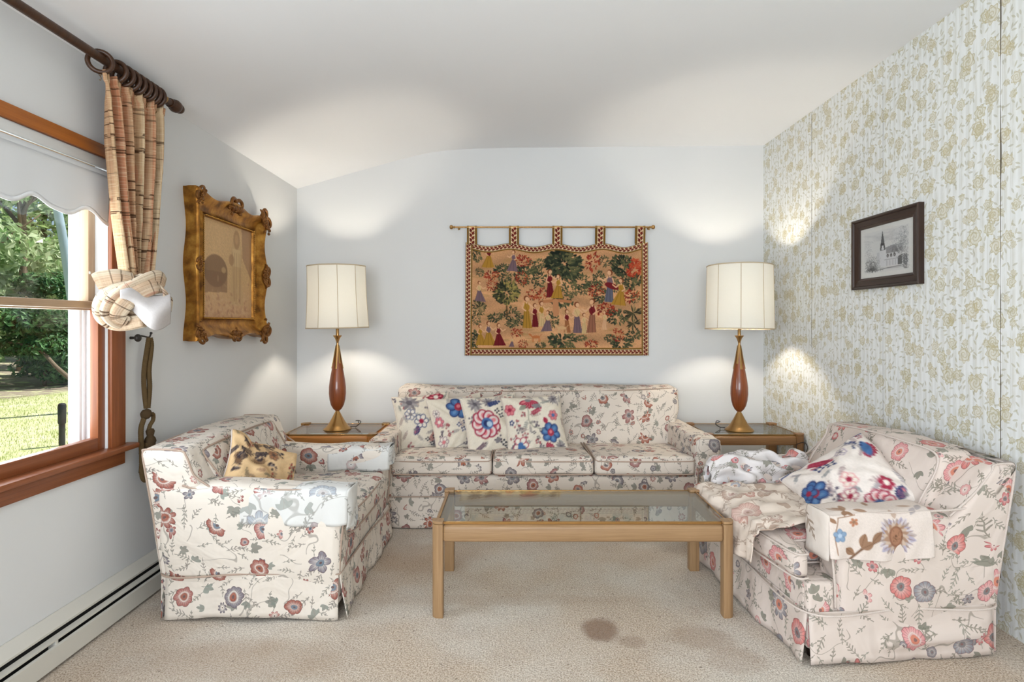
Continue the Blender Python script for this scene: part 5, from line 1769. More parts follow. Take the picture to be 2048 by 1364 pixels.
LC = ((-1.057, 2.792, 0), 0.0)
RA = math.radians(185.2)
RC = ((1.352, 2.512, 0), RA)
armchair('rust-flowered slipcovered armchair standing with its back to the window wall', *LC, M['chintz_rust'], M['piping'], 100, False, 0.0, (lambda u: .010 * np.sin(u * PI) ** 2, None, None))
armchair('pink-flowered slipcovered armchair with a rumpled seat throw, back to the floral wallpaper', *RC, M['chintz_pink'], M['piping_pale'], 200, True, 1.0, (None, None, None))
LCF = (np.array(LC[0]), LC[1]); RCF = (np.array(RC[0]), RC[1])
arm_cover('arm_cover', 'pale cloth cover draped over the window chair arm nearer the camera', LCF, -.08, .395, -.3925, .135, .527, .145, .09, M['chintz_pale'], 1.3, -1)
arm_cover('arm_cover', 'pale cloth cover over the window chair arm beside the sofa', LCF, .06, .395, .3925, .135, .527, .10, .125, M['chintz_pale'], 2.9, 1)
arm_cover('arm_cover', 'cream cover printed with a big brown flower, on the pink-flowered armchair', RCF, -.11, .282, .3925, .135, .527, .165, .09, M['chintz_bold'], 4.2, 1, printed=True)

# crumpled cover half pulled off the far arm of the papered-wall chair
def crumple():
    t = thing('arm_cover', 'crumpled white and pink flowered cover bunched over the chair arm near the wallpaper end table', 'arm cover', (0, 0, 0), 0, 'loose covers over the chair arms')
    loc = RCF[0]; a = RCF[1]
    t.location = (loc[0] + math.sin(a) * .39, loc[1] - math.cos(a) * .39, .50); t.rotation_euler = (0, 0, a)
    FRAME[t.name] = (np.array(t.location), a)
    def fn(u, v):
        x = -.20 + .54 * u
        s = (v - .5) * .50
        rr = .082 + .012 * np.sin(x * 14) + .008 * np.sin(x * 31 + s * 8)
        ang = np.clip(s / .105, -1.9, 1.9)
        ex = np.maximum(np.abs(s) - .2, 0) * np.sign(s)
        y = np.sin(ang) * rr * 1.05
        z = np.cos(ang) * rr * .72 - .015 - np.abs(ex) * .9
        fold = .016 * np.sin(s * 46 + x * 26) + .012 * np.sin(x * 40 - s * 22) + .008 * np.sin(x * 75 + s * 33)
        z = z + fold * .6; y = y + fold * .9 * np.sign(s + 1e-6)
        end = np.clip((u - .85) / .15, 0, 1) + np.clip((.08 - u) / .08, 0, 1)
        z = z - .05 * end ** 2; y = y * (1 - .30 * end ** 2)
        return np.stack([x, y, z], -1)
    V, Q, U = sheet(64, 56, fn, .003, (.60, .50), (2.2, 5.1))
    mk('cloth', V, Q, M['chintz_pink2'], t, uv=U, local=True)
PAL_PINK2 = dict(PAL_PINK, base=(222, 216, 214), base2=(216, 208, 204))
M['chintz_pink2'] = floral('chintz_pink2', PAL_PINK2, 12.4, 1.3, .8, 0.35)
crumple()

# loose throw over the seat of that chair, hanging down its front
def seat_throw():
    t = thing('seat_throw', 'faded cream throw with large tan flowers rumpled over the seat of the pink-flowered armchair', 'throw', (0, 0, 0), 0)
    a = RCF[1]; loc = RCF[0]
    t.location = (loc[0] + math.cos(a) * .2, loc[1] + math.sin(a) * .2, .42); t.rotation_euler = (0, 0, a); FRAME[t.name] = (np.array(t.location), a)
    x_front = .420; Lf = .52; drop = .165
    def fn(u, v):
        # u: across the seat (-y .. +y), v: from the back to the hanging hem
        s = v * (Lf + drop)
        y0 = -.285 + .57 * u
        y = y0 * (1 + .20 * np.clip((s - .40) / .2, 0, 1)) - .03 * np.clip((s - .4) / .2, 0, 1)
        x = np.where(s < Lf, x_front - Lf + s, x_front + .004)
        z = np.where(s < Lf, .415, .415 - (s - Lf))
        # round over the front edge
        q = np.exp(-((s - Lf) / .035) ** 2)
        z = z - .014 * q; x = x - .012 * q
        w = y / .33; vv = (x - .12) / .3
        z = z + np.where(s < Lf, .020 * np.clip(1 - w ** 2, 0, 1) * np.clip(1 - vv ** 2, 0, 1), 0)
        fold = .010 * np.sin(y * 38 + x * 17) + .007 * np.sin(y * 71 - x * 23 + 1.2) + .006 * np.sin(x * 44 + y * 12)
        on = np.clip(s / .1, 0, 1)
        z = z + np.where(s < Lf + .01, .006 + (fold * .75 + .004).clip(-.003), 0) * on
        x = x + np.where(s > Lf, .010 + .010 * np.sin(y * 26) + .006 * np.sin(y * 57 + s * 30), 0)
        # pulled-up corner near the camera arm
        pull = np.exp(-((u - 1.0) / .16) ** 2) * np.clip((s - Lf + .02) / .1, 0, 1)
        z = z + pull * .030; y = y - pull * .05; x = x + pull * .012
        return np.stack([x, y, z], -1)
    V, Q, U = sheet(70, 84, fn, .003, (.57, Lf + drop), (1.0, 2.0))
    mk('cloth', V - np.array((.2, 0, .42)), Q, M['chintz_throw'], t, uv=U, local=True)
seat_throw()

# cover on the sofa arm next to the papered corner
def sofa_arm_cover():
    fr = (np.array((1.149, 3.372, 0)), -PI / 2)
    arm_cover('arm_cover', 'flowered cover over the sofa arm next to the end table by the wallpaper', fr, -.30, .012, 0.0, .136, .521, .12, .09, M['chintz_sofa'], 5.5, 1, group='loose covers over the chair arms')
sofa_arm_cover()

# ================================================================ cushions
def pillow(label, center, size, thick, kind, R, group=None, crumple=0.0, seed=1, n=72):
    t = thing('throw_pillow', label, 'pillow', tuple(center), 0, group)
    u = np.linspace(-1, 1, n)
    # crowd points toward the seams
    u = np.sign(u) * (1 - (1 - np.abs(u)) ** 1.15)
    Ug, Vg = np.meshgrid(u, u, indexing='ij')
    def side(s):
        x = Ug * size / 2 * (1 - .075 * (1 - Vg ** 2)); z = Vg * size / 2 * (1 - .075 * (1 - Ug ** 2))
        hh = thick / 2 * ((1 - Ug ** 2).clip(0) ** .42) * ((1 - Vg ** 2).clip(0) ** .42)
        W = np.stack([Ug * 1.0, np.full_like(Ug, s * .3 + seed), Vg], -1).reshape(-1, 3)
        nz = wob(W, seed, 6, .010 + crumple * .02).reshape(Ug.shape) + wob(W, seed + 7, 15, .004 + crumple * .010).reshape(Ug.shape)
        e = ((1 - Ug ** 2).clip(0) * (1 - Vg ** 2).clip(0)) ** .5
        # tucks running in from the corners
        tuck = .006 * np.sin((np.abs(Ug) - np.abs(Vg)) * 16 + seed) * (np.abs(Ug * Vg) ** .8) * 2
        y = s * (hh + (nz + tuck) * e)
        if crumple:
            y = y + crumple * (.06 * np.sin(Ug * 2.6 + Vg * 1.4 + seed) + .05 * Ug * Vg)
            z = z - crumple * .16 * (Ug ** 2) * size + crumple * .04 * np.sin(Ug * 7 + seed) * size
        return np.stack([x, y, z], -1).reshape(-1, 3)
    A = side(-1); B = side(1)
    k = n * n
    idx = np.arange(k).reshape(n, n)
    q = np.stack([idx[:-1, :-1], idx[1:, :-1], idx[1:, 1:], idx[:-1, 1:]], -1).reshape(-1, 4)
    Q = np.concatenate([q, q[:, ::-1] + k])
    V = np.concatenate([A, B])
    rim = np.concatenate([idx[0, :], idx[1:, -1], idx[-1, ::-1][1:], idx[::-1, 0][1:]])
    Q = np.concatenate([Q, np.stack([rim[:-1] + k, rim[1:] + k, rim[1:], rim[:-1]], -1)])
    c = pillow_colours(n, kind).reshape(n, n, 3)[:, ::-1].reshape(-1, 3)     # picture y runs down
    cb = pillow_colours(n, (kind + 1) % 4 if kind < 4 else kind).reshape(n, n, 3)[:, ::-1].reshape(-1, 3)
    Rm = np.array(R)
    V = V @ Rm.T
    mk('cover', V, Q, M['print'], t, col=np.concatenate([c, cb]), local=True)
    edge = V[rim[:-1][::3]] * 1.0
    m = tube(np.concatenate([edge]), .0028, 6, True)
    mk('seam', m[0], m[1], M['piping_pale'], t, uv=m[2], local=True)
    return t

def RM(*seq):
    Rr = Matrix.Identity(3)
    for ax, d in seq:
        Rr = Matrix.Rotation(math.radians(d), 3, ax) @ Rr
    return Rr
G = 'scatter cushions along the sofa back'
# each leans on the back of the sofa; its left edge rests over the one before
pillow('cushion with dark blue flowers tucked against the sofa arm, first of the row', (-.578, 3.80, .548), .39, .13, 0, RM(('Y', -4), ('X', -22), ('Z', 20)), G, seed=3)
pillow('second sofa cushion, with a red-centred blue flower near its top', (-.348, 3.79, .540), .385, .13, 1, RM(('Y', -5), ('X', -22), ('Z', 24)), G, seed=5)
pillow('third sofa cushion, with a large crimson and blue ringed flower', (-.125, 3.755, .543), .40, .13, 2, RM(('Y', -2), ('X', -22), ('Z', 24)), G, seed=8)
pillow('fourth sofa cushion, frontmost of the row, with a blue flower at its side', (.150, 3.745, .540), .405, .13, 3, RM(('Y', -3), ('X', -24), ('Z', 10)), G, seed=11)
pillow('rumpled lamp-tinted tan cushion with black sprays slumped in the window armchair', (-1.150, 2.62, .520), .36, .12, 4, RM(('Y', 30), ('X', -34), ('Z', 62)), None, .55, 13)
pillow('white cushion with navy and crimson flowers leaning in the pink-flowered armchair', (1.415, 2.44, .520), .41, .13, 5, RM(('Y', 38), ('X', -48), ('Z', -60)), None, .2, 17)
# ---------------------------------------------------------------- tapestry on the white wall
TX0, TX1, TZ0, TZ1 = -.352, 1.032, .960, 1.818
tp = thing('tapestry', 'woven pastoral tapestry with small figures and trees, maroon leaf border, hung above the sofa', 'tapestry', ((TX0 + TX1) / 2, YB - .035, 1.4))
nT_, mT_ = 440, 272
tc = tapestry_colours(nT_ + 1, mT_ + 1)
def tap_fn(u, v):
    x = TX0 + (TX1 - TX0) * u
    sag = .013 * np.cos(u * 8 * PI) * (u < 2) - .010 * np.sin(u * 3.1) - .008 * np.exp(-((u - .87) / .06) ** 2)
    top = TZ1 - .010 + sag * 1.0
    z = top + (TZ0 - top) * v
    x = x + (u - .5) * .016 * v
    y = YB - .018 - .012 * (1 - v) + .005 * np.sin(u * 8 * PI + .5) * (1 - v) ** 2 + .003 * np.sin(u * 11 + v * 3)
    return np.stack([x, y, z], -1)
V, Q, U = sheet(nT_, mT_, tap_fn, -.004)
mk('woven_cloth', V, Q, M['weave'], tp, col=np.concatenate([tc, np.tile(lin((120, 92, 60)), (len(tc), 1))]))
rodz = 1.934
for k, xc in enumerate((.035, .265, .503, .738, .957)):
    x = TX0 + (TX1 - TX0) * xc; w = .076
    C = Canvas(66, 132, 25, 61, (128, 92, 40), 30 + k, .05)
    vine_border(C, ((33, 0), (33, 132)), 64, k)
    def tab_fn(u, v, x=x, w=w, xc=xc):
        # down the front, over the rod, and down behind
        zb = TZ1 - .012 + .013 * math.cos(xc * 8 * PI) - .010 * math.sin(xc * 3.1)
        z = rodz + .010 + (zb - .01 - rodz - .010) * v
        y = YB - .046 + .014 * v + .006 * np.exp(-(v / .06) ** 2)
        return np.stack([x - w / 2 + w * u, y, z], -1)
    V, Q, U = sheet(24, 60, tab_fn, -.004)
    c = C.out(); mk('hanging_tab', V, Q, M['weave'], tp, col=np.concatenate([c, c]))
    def back_fn(u, v, x=x, w=w):
        z = rodz + .010 - .13 * v
        y = YB - .026 + .010 * v - .012 * np.exp(-(v / .06) ** 2)
        return np.stack([x - w / 2 + w * u, y, z], -1)
    V, Q, U = sheet(8, 12, back_fn, .003)
    mk('tab_back', V, Q, M['under'], tp)
tr = thing('tapestry_rod', 'slim brass rod with pear-shaped ends carrying the tapestry', 'rod', ((TX0 + TX1) / 2, YB - .038, rodz))
prt('rod', tube([(-.435, YB - .038, rodz), (1.045, YB - .038, rodz)], .0065, 14), M['brass'], tr)
for x, s_ in ((-.435, -1), (1.045, 1)):
    pf = [(1e-4, -.004), (.009, -.003), (.009, .004), (.006, .007), (.010, .012), (.0155, .020), (.0165, .028), (.012, .036), (1e-4, .039)]
    m = lathe(pf, 24, (0, 0, 0), False)
    Vf = rot(m[0], 'Y', s_ * PI / 2) + np.array((x, YB - .038, rodz))
    mk('finial', Vf, m[1], M['brass'], tr, uv=m[2])
for x in (-.405, 1.040):
    prt('bracket', join(tube([(x, YB - .038, rodz - .004), (x, YB - .001, rodz - .006)], .004, 8), ball((x, YB - .004, rodz - .006), .010, 10), tube([(x, YB - .038, rodz), (x, YB - .038, rodz - .022)], .004, 8)), M['brass_dull'], tr)

# ---------------------------------------------------------------- gilt picture on the window wall
gp = thing('gilt_picture', 'faded sepia picture in a heavy carved gilt swept frame between window and corner', 'picture', (XL, 3.29, 1.50))
GY0, GY1, GZ0, GZ1 = 2.868, 3.700, 1.113, 1.893
def on_wall(a, b, h):     # a along the wall (Y), b up (Z), h off the wall
    return np.stack([XL + h, a, b], -1)
IY0, IY1, IZ0, IZ1 = GY0 + .135, GY1 - .120, GZ0 + .125, GZ1 - .125
def gframe():
    # ring grid: around the rectangle t, across the moulding s (0 sight edge .. 1 outer edge, then down to the wall)
    per = []
    N_ = 60
    cor = [(0, 0), (1, 0), (1, 1), (0, 1)]
    for k in range(4):
        p, q = np.array(cor[k]), np.array(cor[(k + 1) % 4])
        for i in range(N_):
            f = i / N_
            per.append((p + (q - p) * f, f, k))
    prof = [(-.02, .018), (0.0, .020), (.015, .036), (.05, .034), (.09, .030), (.12, .036), (.20, .026), (.35, .024), (.55, .034), (.72, .050), (.84, .062), (.92, .066), (.97, .062), (1.0, .052), (1.0, .030), (.98, .012), (.98, .0)]
    V = []
    for (uv, f, k) in per:
        iy = IY0 + (IY1 - IY0) * uv[0]; iz = IZ0 + (IZ1 - IZ0) * uv[1]
        oy = GY0 + (GY1 - GY0) * uv[0]; oz = GZ0 + (GZ1 - GZ0) * uv[1]
        dn = np.array([(0, -1), (1, 0), (0, 1), (-1, 0)][k], float)
        # swept outline: full at the corners and the middle, drawn in between
        sw = .026 * (math.cos(f * 4 * PI) - 1) / 2 * 1.0
        lift = .012 * (math.cos(f * 4 * PI) + 1) / 2
        oy += dn[0] * sw; oz += dn[1] * sw
        for s, h in prof:
            s_ = max(s, -.02)
            hh = h + (lift if .6 < s <= 1.0 and h > .04 else 0)
            V.append((XL + hh, iy + (oy - iy) * s_, iz + (oz - iz) * s_))
    V = np.array(V); n, m = len(per), len(prof)
    idx = np.arange(n * m).reshape(n, m); nx = np.roll(idx, -1, 0)
    Q = np.stack([idx[:, :-1], nx[:, :-1], nx[:, 1:], idx[:, 1:]], -1).reshape(-1, 4)
    return V, Q
V, Q = gframe()
fr = mk('carved_frame', V, Q, M['gilt'], gp, sharp=60)
# beaded sight edge
bd_ = []
for k, (p, q) in enumerate((((IY0, IZ0), (IY1, IZ0)), ((IY1, IZ0), (IY1, IZ1)), ((IY1, IZ1), (IY0, IZ1)), ((IY0, IZ1), (IY0, IZ0)))):
    n_ = 46
    for i in range(n_):
        a = p[0] + (q[0] - p[0]) * i / n_; b = p[1] + (q[1] - p[1]) * i / n_
        dn = ((0, -1), (1, 0), (0, 1), (-1, 0))[k]
        bd_.append(ball((XL + .038, a + dn[0] * .006, b + dn[1] * .006), .0045, 6))
m = join(*bd_)
mk('bead_edge', m[0], m[1], M['gilt_bright'], fr)
# carved ornaments: scrolls and leaf clusters at corners and mid-sides
def ornament(cy, cz, ang, size, seed, pierced=True):
    r = np.random.default_rng(seed)
    ms = []
    def P(a, b, h): 
        c, s_ = math.cos(ang), math.sin(ang)
        return (XL + h, cy + a * c - b * s_, cz + a * s_ + b * c)
    # two C scrolls
    for sg in (-1, 1):
        pts = []
        for t in np.linspace(0, 1, 26):
            th = t * 1.65 * PI
            rr_ = size * (.46 - .26 * t)
            pts.append(P(sg * (size * .42 + rr_ * math.cos(PI - th)), size * .22 + rr_ * math.sin(th) * .9, .062 + .012 * math.sin(t * PI)))
        ms.append(tube(pts, np.linspace(.011, .006, 26) * size / .075, 8))
    # acanthus leaves and berries
    for i in range(11):
        a = (i - 5) / 5 * size * 1.0
        L_ = size * (.55 - .03 * abs(i - 5)) 
        b0 = -size * .30
        pts = [P(a * .35, b0, .060), P(a * .75, b0 + L_ * .5, .076 + r.uniform(-.004, .006)), P(a, b0 + L_ * (.9 - .05 * abs(i - 5)), .066)]
        ms.append(tube(spline(pts, 8), np.array([.004, .008, .010, .010, .009, .008, .006, .003]) * size / .075, 6, flat=(1, .7)))
    for i in range(16):
        ms.append(ball(P(r.normal(0, size * .45), r.normal(-.05 * size, size * .25), .066 + r.uniform(0, .014)), r.uniform(.005, .010) * size / .075, 8))
    m = join(*ms)
    return mk('carved_ornament', m[0], m[1], M['gilt_dark'], fr)
S2 = .5
for cy, cz, an, sz, sd in ((GY1 - .035, GZ1 - .035, -PI / 4, .088, 1), (GY1 - .035, GZ0 + .035, -3 * PI / 4, .085, 2), (GY0 + .045, GZ1 - .040, PI / 4, .060, 3), (GY0 + .045, GZ0 + .035, 3 * PI / 4, .060, 4),
                           (GY1 - .022, (GZ0 + GZ1) / 2, -PI / 2, .080, 5), (GY0 + .03, (GZ0 + GZ1) / 2, PI / 2, .045, 6), ((GY0 + GY1) / 2, GZ1 - .030, 0, .085, 7), ((GY0 + GY1) / 2, GZ0 + .030, PI, .065, 8)):
    ornament(cy, cz, an, sz, sd)
nP, mP = 110, 110
pc = old_painting_colours(nP + 1, mP + 1)
V, Q, U = sheet(nP, mP, lambda u, v: on_wall(IY0 - .015 + (IY1 - IY0 + .03) * u, IZ1 + .015 - (IZ1 - IZ0 + .03) * v, .020 + 0 * u), -.006)
V[len(pc):, 0] = XL + .014
mk('old_picture', V, Q, M['canvas'], gp, col=np.concatenate([pc, pc]), smooth=False)

# ---------------------------------------------------------------- church drawing on the papered wall
cpic = thing('framed_drawing', 'grey pencil drawing of a steepled church in a dark brown frame on the floral wallpaper', 'picture', (XR, 2.945, 1.58))
CY0, CY1, CZ0, CZ1 = 2.680, 3.212, 1.388, 1.770
fw = .058
def frame_side(p0, p1, q0, q1):
    """moulding between outer edge p and inner edge q (points in Y,Z)"""
    prof = [(0, .0), (0, .026), (.10, .030), (.22, .027), (.30, .020), (.72, .016), (.80, .019), (.90, .017), (1.0, .012), (1.0, .006)]
    V = []
    for (o, i_) in ((p0, q0), (p1, q1)):
        for s, h in prof:
            V.append((XR - h, o[0] + (i_[0] - o[0]) * s, o[1] + (i_[1] - o[1]) * s))
    n = len(prof)
    Q = [[k, k + 1, n + k + 1, n + k] for k in range(n - 1)] + [[n - 1, 0, n, 2 * n - 1]]
    Q += [list(range(n))[::-1], [n + k for k in range(n)]]
    return np.array(V), Q, box_uv(np.array(V), Q)
o = [(CY0, CZ0), (CY1, CZ0), (CY1, CZ1), (CY0, CZ1)]
i4 = [(CY0 + fw, CZ0 + fw), (CY1 - fw, CZ0 + fw), (CY1 - fw, CZ1 - fw), (CY0 + fw, CZ1 - fw)]
m = join(*[frame_side(o[k], o[(k + 1) % 4], i4[k], i4[(k + 1) % 4]) for k in range(4)])
prt('frame', m, M['ebony'], cpic, sharp=30)
nC, mC = 150, 112
cc = church_colours(nC + 1, mC + 1)
ya, yb_, za_, zb_ = CY0 + fw - .006, CY1 - fw + .006, CZ0 + fw - .006, CZ1 - fw + .006
# seen from the room the drawing runs from the far end (left) to the near end (right)
V, Q, U = sheet(nC, mC, lambda u, v: np.stack([XR - .008 + 0 * u, yb_ - (yb_ - ya) * u, zb_ - (zb_ - za_) * v], -1), -.002)
mk('drawing_sheet', V, Q, M['sheetprint'], cpic, col=np.concatenate([cc, cc]), smooth=False)
prt('glazing', bbox((XR - .0115, ya, za_), (XR - .0100, yb_, zb_), 0), clear_glass('picture_glass', (.97, .97, .97), 1.4, .5), cpic)

# ---------------------------------------------------------------- curtain rod, rings, knotted curtain
RX, RZ = -1.540, 2.196
cr = thing('curtain_rod', 'thick dark brown wooden curtain rod with turned finial, high over the window', 'curtain rod', (RX, 1.4, RZ))
prt('pole', tube([(RX, .3, RZ), (RX, 2.585, RZ)], .0165, 20), M['rodwood'], cr)
pf = [(1e-4, 0), (.020, .001), (.021, .008), (.016, .012), (.017, .018), (.025, .028), (.029, .044), (.027, .060), (.018, .070), (.020, .074), (.022, .080), (.019, .090), (.010, .096), (1e-4, .097)]
m = lathe(pf, 28, caps=False)
mk('finial', rot(m[0], 'X', -PI / 2) + np.array((RX, 2.583, RZ)), m[1], M['rodwood'], cr, uv=m[2], sharp=50)
prt('bracket', join(bbox((XL, 2.515, RZ - .05), (XL + .012, 2.555, RZ + .03), .003), tube(spline([(XL + .01, 2.535, RZ - .03), (XL + .06, 2.535, RZ - .032), (RX, 2.535, RZ - .021)], 12), .008, 10),
                    tube([(RX + .020 * math.cos(a), 2.535, RZ + .020 * math.sin(a)) for a in np.linspace(PI * .95, PI * 2.05, 14)], .005, 8)), M['brass_dull'], cr)
def ring(y, tilt, label, group=None):
    t = thing('curtain_ring', label, 'ring', (RX, y, RZ - .015), 0, group)
    pts = [(.0385 * math.cos(a), 0, .0385 * math.sin(a)) for a in np.linspace(0, 2 * PI, 40, endpoint=False)]
    m = tube(pts, .0088, 10, True, up=(0, 1, 0))
    mk('hoop', rot(m[0], 'Z', tilt), m[1], M['rodwood'], t, uv=m[2], local=True)
    m = join(tube([(.0045 * math.cos(a), 0, -.048 + .0045 * math.sin(a)) for a in np.linspace(0, 2 * PI, 12, endpoint=False)], .0012, 6, True, up=(0, 1, 0)),
             tube(spline([(0, 0, -.052), (.004, 0, -.062), (0, 0, -.070), (-.004, 0, -.066)], 12), .0012, 6))
    mk('eyelet', m[0], m[1], M['brass_dark'], t, uv=m[2], local=True)
    return t
ring(2.150, .55, 'dark wooden curtain ring hanging askew at the window end of the gathered rings')
first = ring(2.235, .12, 'dark wooden curtain ring packed close among its row above the knotted curtain', 'gathered dark rings on the curtain rod')
for k, y in enumerate((2.275, 2.313, 2.350, 2.386, 2.420, 2.453, 2.485)):
    c = copy_tree(first)
    c.location.y = y; c.rotation_euler = (0, 0, .1 - .03 * k)

ct = thing('curtain', 'tan and terracotta handwoven curtain, gathered and tied up in a big knot beside the window', 'curtain', (RX, 2.33, 1.8))
ZT_, ZB_ = 2.150, 1.385
def cur_fn(u, v):
    yl = np.interp(v, [0, .06, .35, .7, 1], [2.150, 2.155, 2.175, 2.215, 2.268])
    yr = np.interp(v, [0, .06, .35, .7, 1], [2.535, 2.525, 2.495, 2.458, 2.412])
    y = yl + (yr - yl) * u
    amp = np.interp(v, [0, .05, .13, .3, 1], [.008, .010, .020, .028, .028])
    k = 5.6
    ph = u * k * 2 * PI + 1.2 * np.sin(u * 6) + .6 * v
    x = RX + .006 + amp * (np.sin(ph) + .25 * np.sin(2 * ph + 1)) + .012 * v * np.sin(u * 9)
    # pinch pleats in the heading
    head = np.exp(-((v - .0) / .10) ** 2)
    x = x + head * .004 * np.sin(ph * 3)
    y = y + .010 * np.sin(ph + 1.4) * (v > .05)
    z = ZT_ - (ZT_ - ZB_) * v - .030 * (u - .5) * 0 + head * .004 * np.sin(ph * 2.0)
    return np.stack([x, y, z], -1)
V, Q, U = sheet(190, 90, cur_fn, .0035, (1.05, .75), (0, 0))
mk('gathered_panel', V, Q, M['curtain'], ct, uv=U)
# knot: fat folded rolls of the same cloth wound round each other
KX, KY, KZ = -1.500, 2.285, 1.298
e1 = np.array((.836, .549, 0)); e2 = np.array((0, 0, 1.0)); e3 = np.array((.549, -.836, 0))
def K(a, b, c): return np.array((KX, KY, KZ)) + e1 * a + e2 * b + e3 * c
def fold(k, ph, d=.16):
    return lambda i, a: 1 + d * np.sin(a * k + ph + i * .05)
def roll(name, pts, rad, flat, k, ph, mat, n=60, seg=40, uvk=1.0):
    P = spline(pts, n)
    m = tube(P, np.interp(np.linspace(0, 1, n), np.linspace(0, 1, len(rad)), rad), seg, flat=flat, up=tuple(e3), mod=fold(k, ph))
    V = m[0] + e3 * 0
    uv = m[2].copy(); uv[:, 0] *= 1.0
    return mk(name, V, m[1], mat, ct, uv=uv)
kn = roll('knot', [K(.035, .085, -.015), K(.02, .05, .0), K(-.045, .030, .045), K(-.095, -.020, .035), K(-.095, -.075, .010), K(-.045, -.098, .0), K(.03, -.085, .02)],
          [.040, .042, .040, .038, .034, .034, .030], (1.0, .85), 4, .4, M['curtain_daylit'])
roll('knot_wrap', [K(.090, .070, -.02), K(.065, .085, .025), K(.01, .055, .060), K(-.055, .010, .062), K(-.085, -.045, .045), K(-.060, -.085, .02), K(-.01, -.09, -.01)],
     [.026, .032, .034, .036, .034, .030, .024], (1.0, .8), 3, 1.4, M['curtain_daylit'])
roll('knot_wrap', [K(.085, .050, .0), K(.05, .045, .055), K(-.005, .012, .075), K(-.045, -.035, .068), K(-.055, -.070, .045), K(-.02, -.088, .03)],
     [.024, .030, .030, .030, .026, .018], (1.0, .75), 3, 2.2, M['curtain_daylit'])
roll('knot_tail', [K(-.01, .075, .01), K(-.055, .082, .03), K(-.105, .070, .03), K(-.125, .062, .028)], [.030, .032, .034, .032], (.9, .6), 3, .2, M['curtain_daylit'])
# the turned-out flap with its pale lining showing
def flap_fn(u, v):
    a = -.045 + .165 * u
    b = .035 - .02 * u ** 2 - (.045 + .075 * np.sin(np.clip(u * 1.0, 0, 1) * PI * .75) + .02 * u) * v + .012 * np.sin(u * 7)
    c = .070 + .030 * np.sin(v * PI) - .05 * u ** 2 + .010 * np.sin(u * 8 + v * 3) + .012 * np.sin(v * 5)
    return np.array((KX, KY, KZ)) + a[..., None] * e1 + b[..., None] * e2 + c[..., None] * e3
V, Q, U = sheet(40, 30, flap_fn, .004, (.17, .12))
mk('flap_lining', V, Q, M['lining'], ct, uv=U)
def tip_fn(u, v):
    a = .085 + .035 * u - .01 * v + .012 * np.sin(v * 5)
    b = .055 - .04 * u - .125 * v + .012 * u * np.sin(v * 9)
    c = .045 - .02 * u + .012 * np.sin(v * 6 + u * 3) - .02 * v
    return np.array((KX, KY, KZ)) + a[..., None] * e1 + b[..., None] * e2 + c[..., None] * e3
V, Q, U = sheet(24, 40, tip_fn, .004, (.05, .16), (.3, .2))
mk('flap_edge', V, Q, M['curtain_daylit'], ct, uv=U)
roll('knot_core', [K(-.02, .02, -.03), K(.0, -.02, -.02), K(.04, -.04, -.01)], [.05, .07, .045], (1, .8), 5, 0, M['curtain_daylit'], 24)

# ---------------------------------------------------------------- tasselled tie-back on its hook
hk = thing('tieback_hook', 'small dark metal hook screwed into the wall beside the window casing', 'hook', (XL, 2.50, 1.135))
prt('knob', join(tube([(XL, 2.475, 1.140), (XL + .03, 2.475, 1.140)], .006, 10), ball((XL + .036, 2.470, 1.140), .017, 16, (.75, 1, 1))), M['cord'], hk)
prt('hook', join(tube(spline([(XL, 2.520, 1.150), (XL + .028, 2.522, 1.146), (XL + .046, 2.530, 1.142), (XL + .052, 2.535, 1.158)], 20), .0035, 8), ball((XL + .052, 2.535, 1.160), .006, 10)), M['cord'], hk)
ts = thing('tieback_tassel', 'long olive-brown twisted rope tie-back with tassel hanging from the wall hook', 'tassel', (XL + .04, 2.52, .85))
TXX = XL + .040
def rope(name, pts, r, n, parent=ts, twist=46):
    P = spline(pts, n)
    L = np.concatenate([[0], np.cumsum(np.linalg.norm(np.diff(P, axis=0), axis=1))])
    m = tube(P, r, 16, mod=lambda i, a: 1 + .20 * np.abs(np.sin((a + L[i] * 260) * 1.5)) - .08)
    return mk(name, m[0], m[1], M['rope'], parent, uv=m[2])
rope('rope', [(TXX + .006, 2.530, 1.140), (TXX + .004, 2.522, 1.10), (TXX - .004, 2.512, 1.0), (TXX - .004, 2.512, .92), (TXX, 2.520, .83)], .0095, 150)
rope('rope', [(TXX + .006, 2.538, 1.140), (TXX + .010, 2.540, 1.10), (TXX + .006, 2.530, 1.0), (TXX + .006, 2.534, .92), (TXX + .004, 2.526, .83)], .0095, 150)
rope('rope', [(TXX, 2.505, .79), (TXX - .004, 2.490, .74), (TXX, 2.490, .64), (TXX, 2.492, .55), (TXX + .004, 2.505, .520), (TXX + .006, 2.525, .535), (TXX + .004, 2.526, .60), (TXX + .002, 2.520, .68)], .0100, 190)
rope('rope', [(TXX + .01, 2.528, .80), (TXX + .012, 2.548, .80), (TXX + .010, 2.552, .775), (TXX + .008, 2.535, .755), (TXX + .006, 2.528, .735)], .008, 50)
m = lathe([(1e-4, -.022), (.012, -.020), (.021, -.008), (.022, .006), (.014, .020), (1e-4, .024)], 20, caps=False)
mk('knot', rot(m[0], 'X', -1.0) + np.array((TXX + .004, 2.512, .806)), m[1], M['tasselhead'], ts, uv=m[2])
mk('tassel_head', *[k for k in lathe([(1e-4, .740), (.013, .738), (.018, .728), (.015, .714), (.013, .708), (.021, .696), (.024, .684), (.020, .672), (.024, .664), (.036, .654), (.042, .640), (.043, .632), (1e-4, .632)], 26, (TXX + .008, 2.535, 0), False)][:2], M['tasselhead'], ts, sharp=60)
def skirt_fn(u, v):
    a = u * 2 * PI
    r_ = .040 + .006 * v + .0025 * np.sin(a * 40)
    return np.stack([TXX + .008 + r_ * np.cos(a) * .85, 2.535 + r_ * np.sin(a), .636 - .085 * v - .003 * np.sin(a * 9) * v], -1)
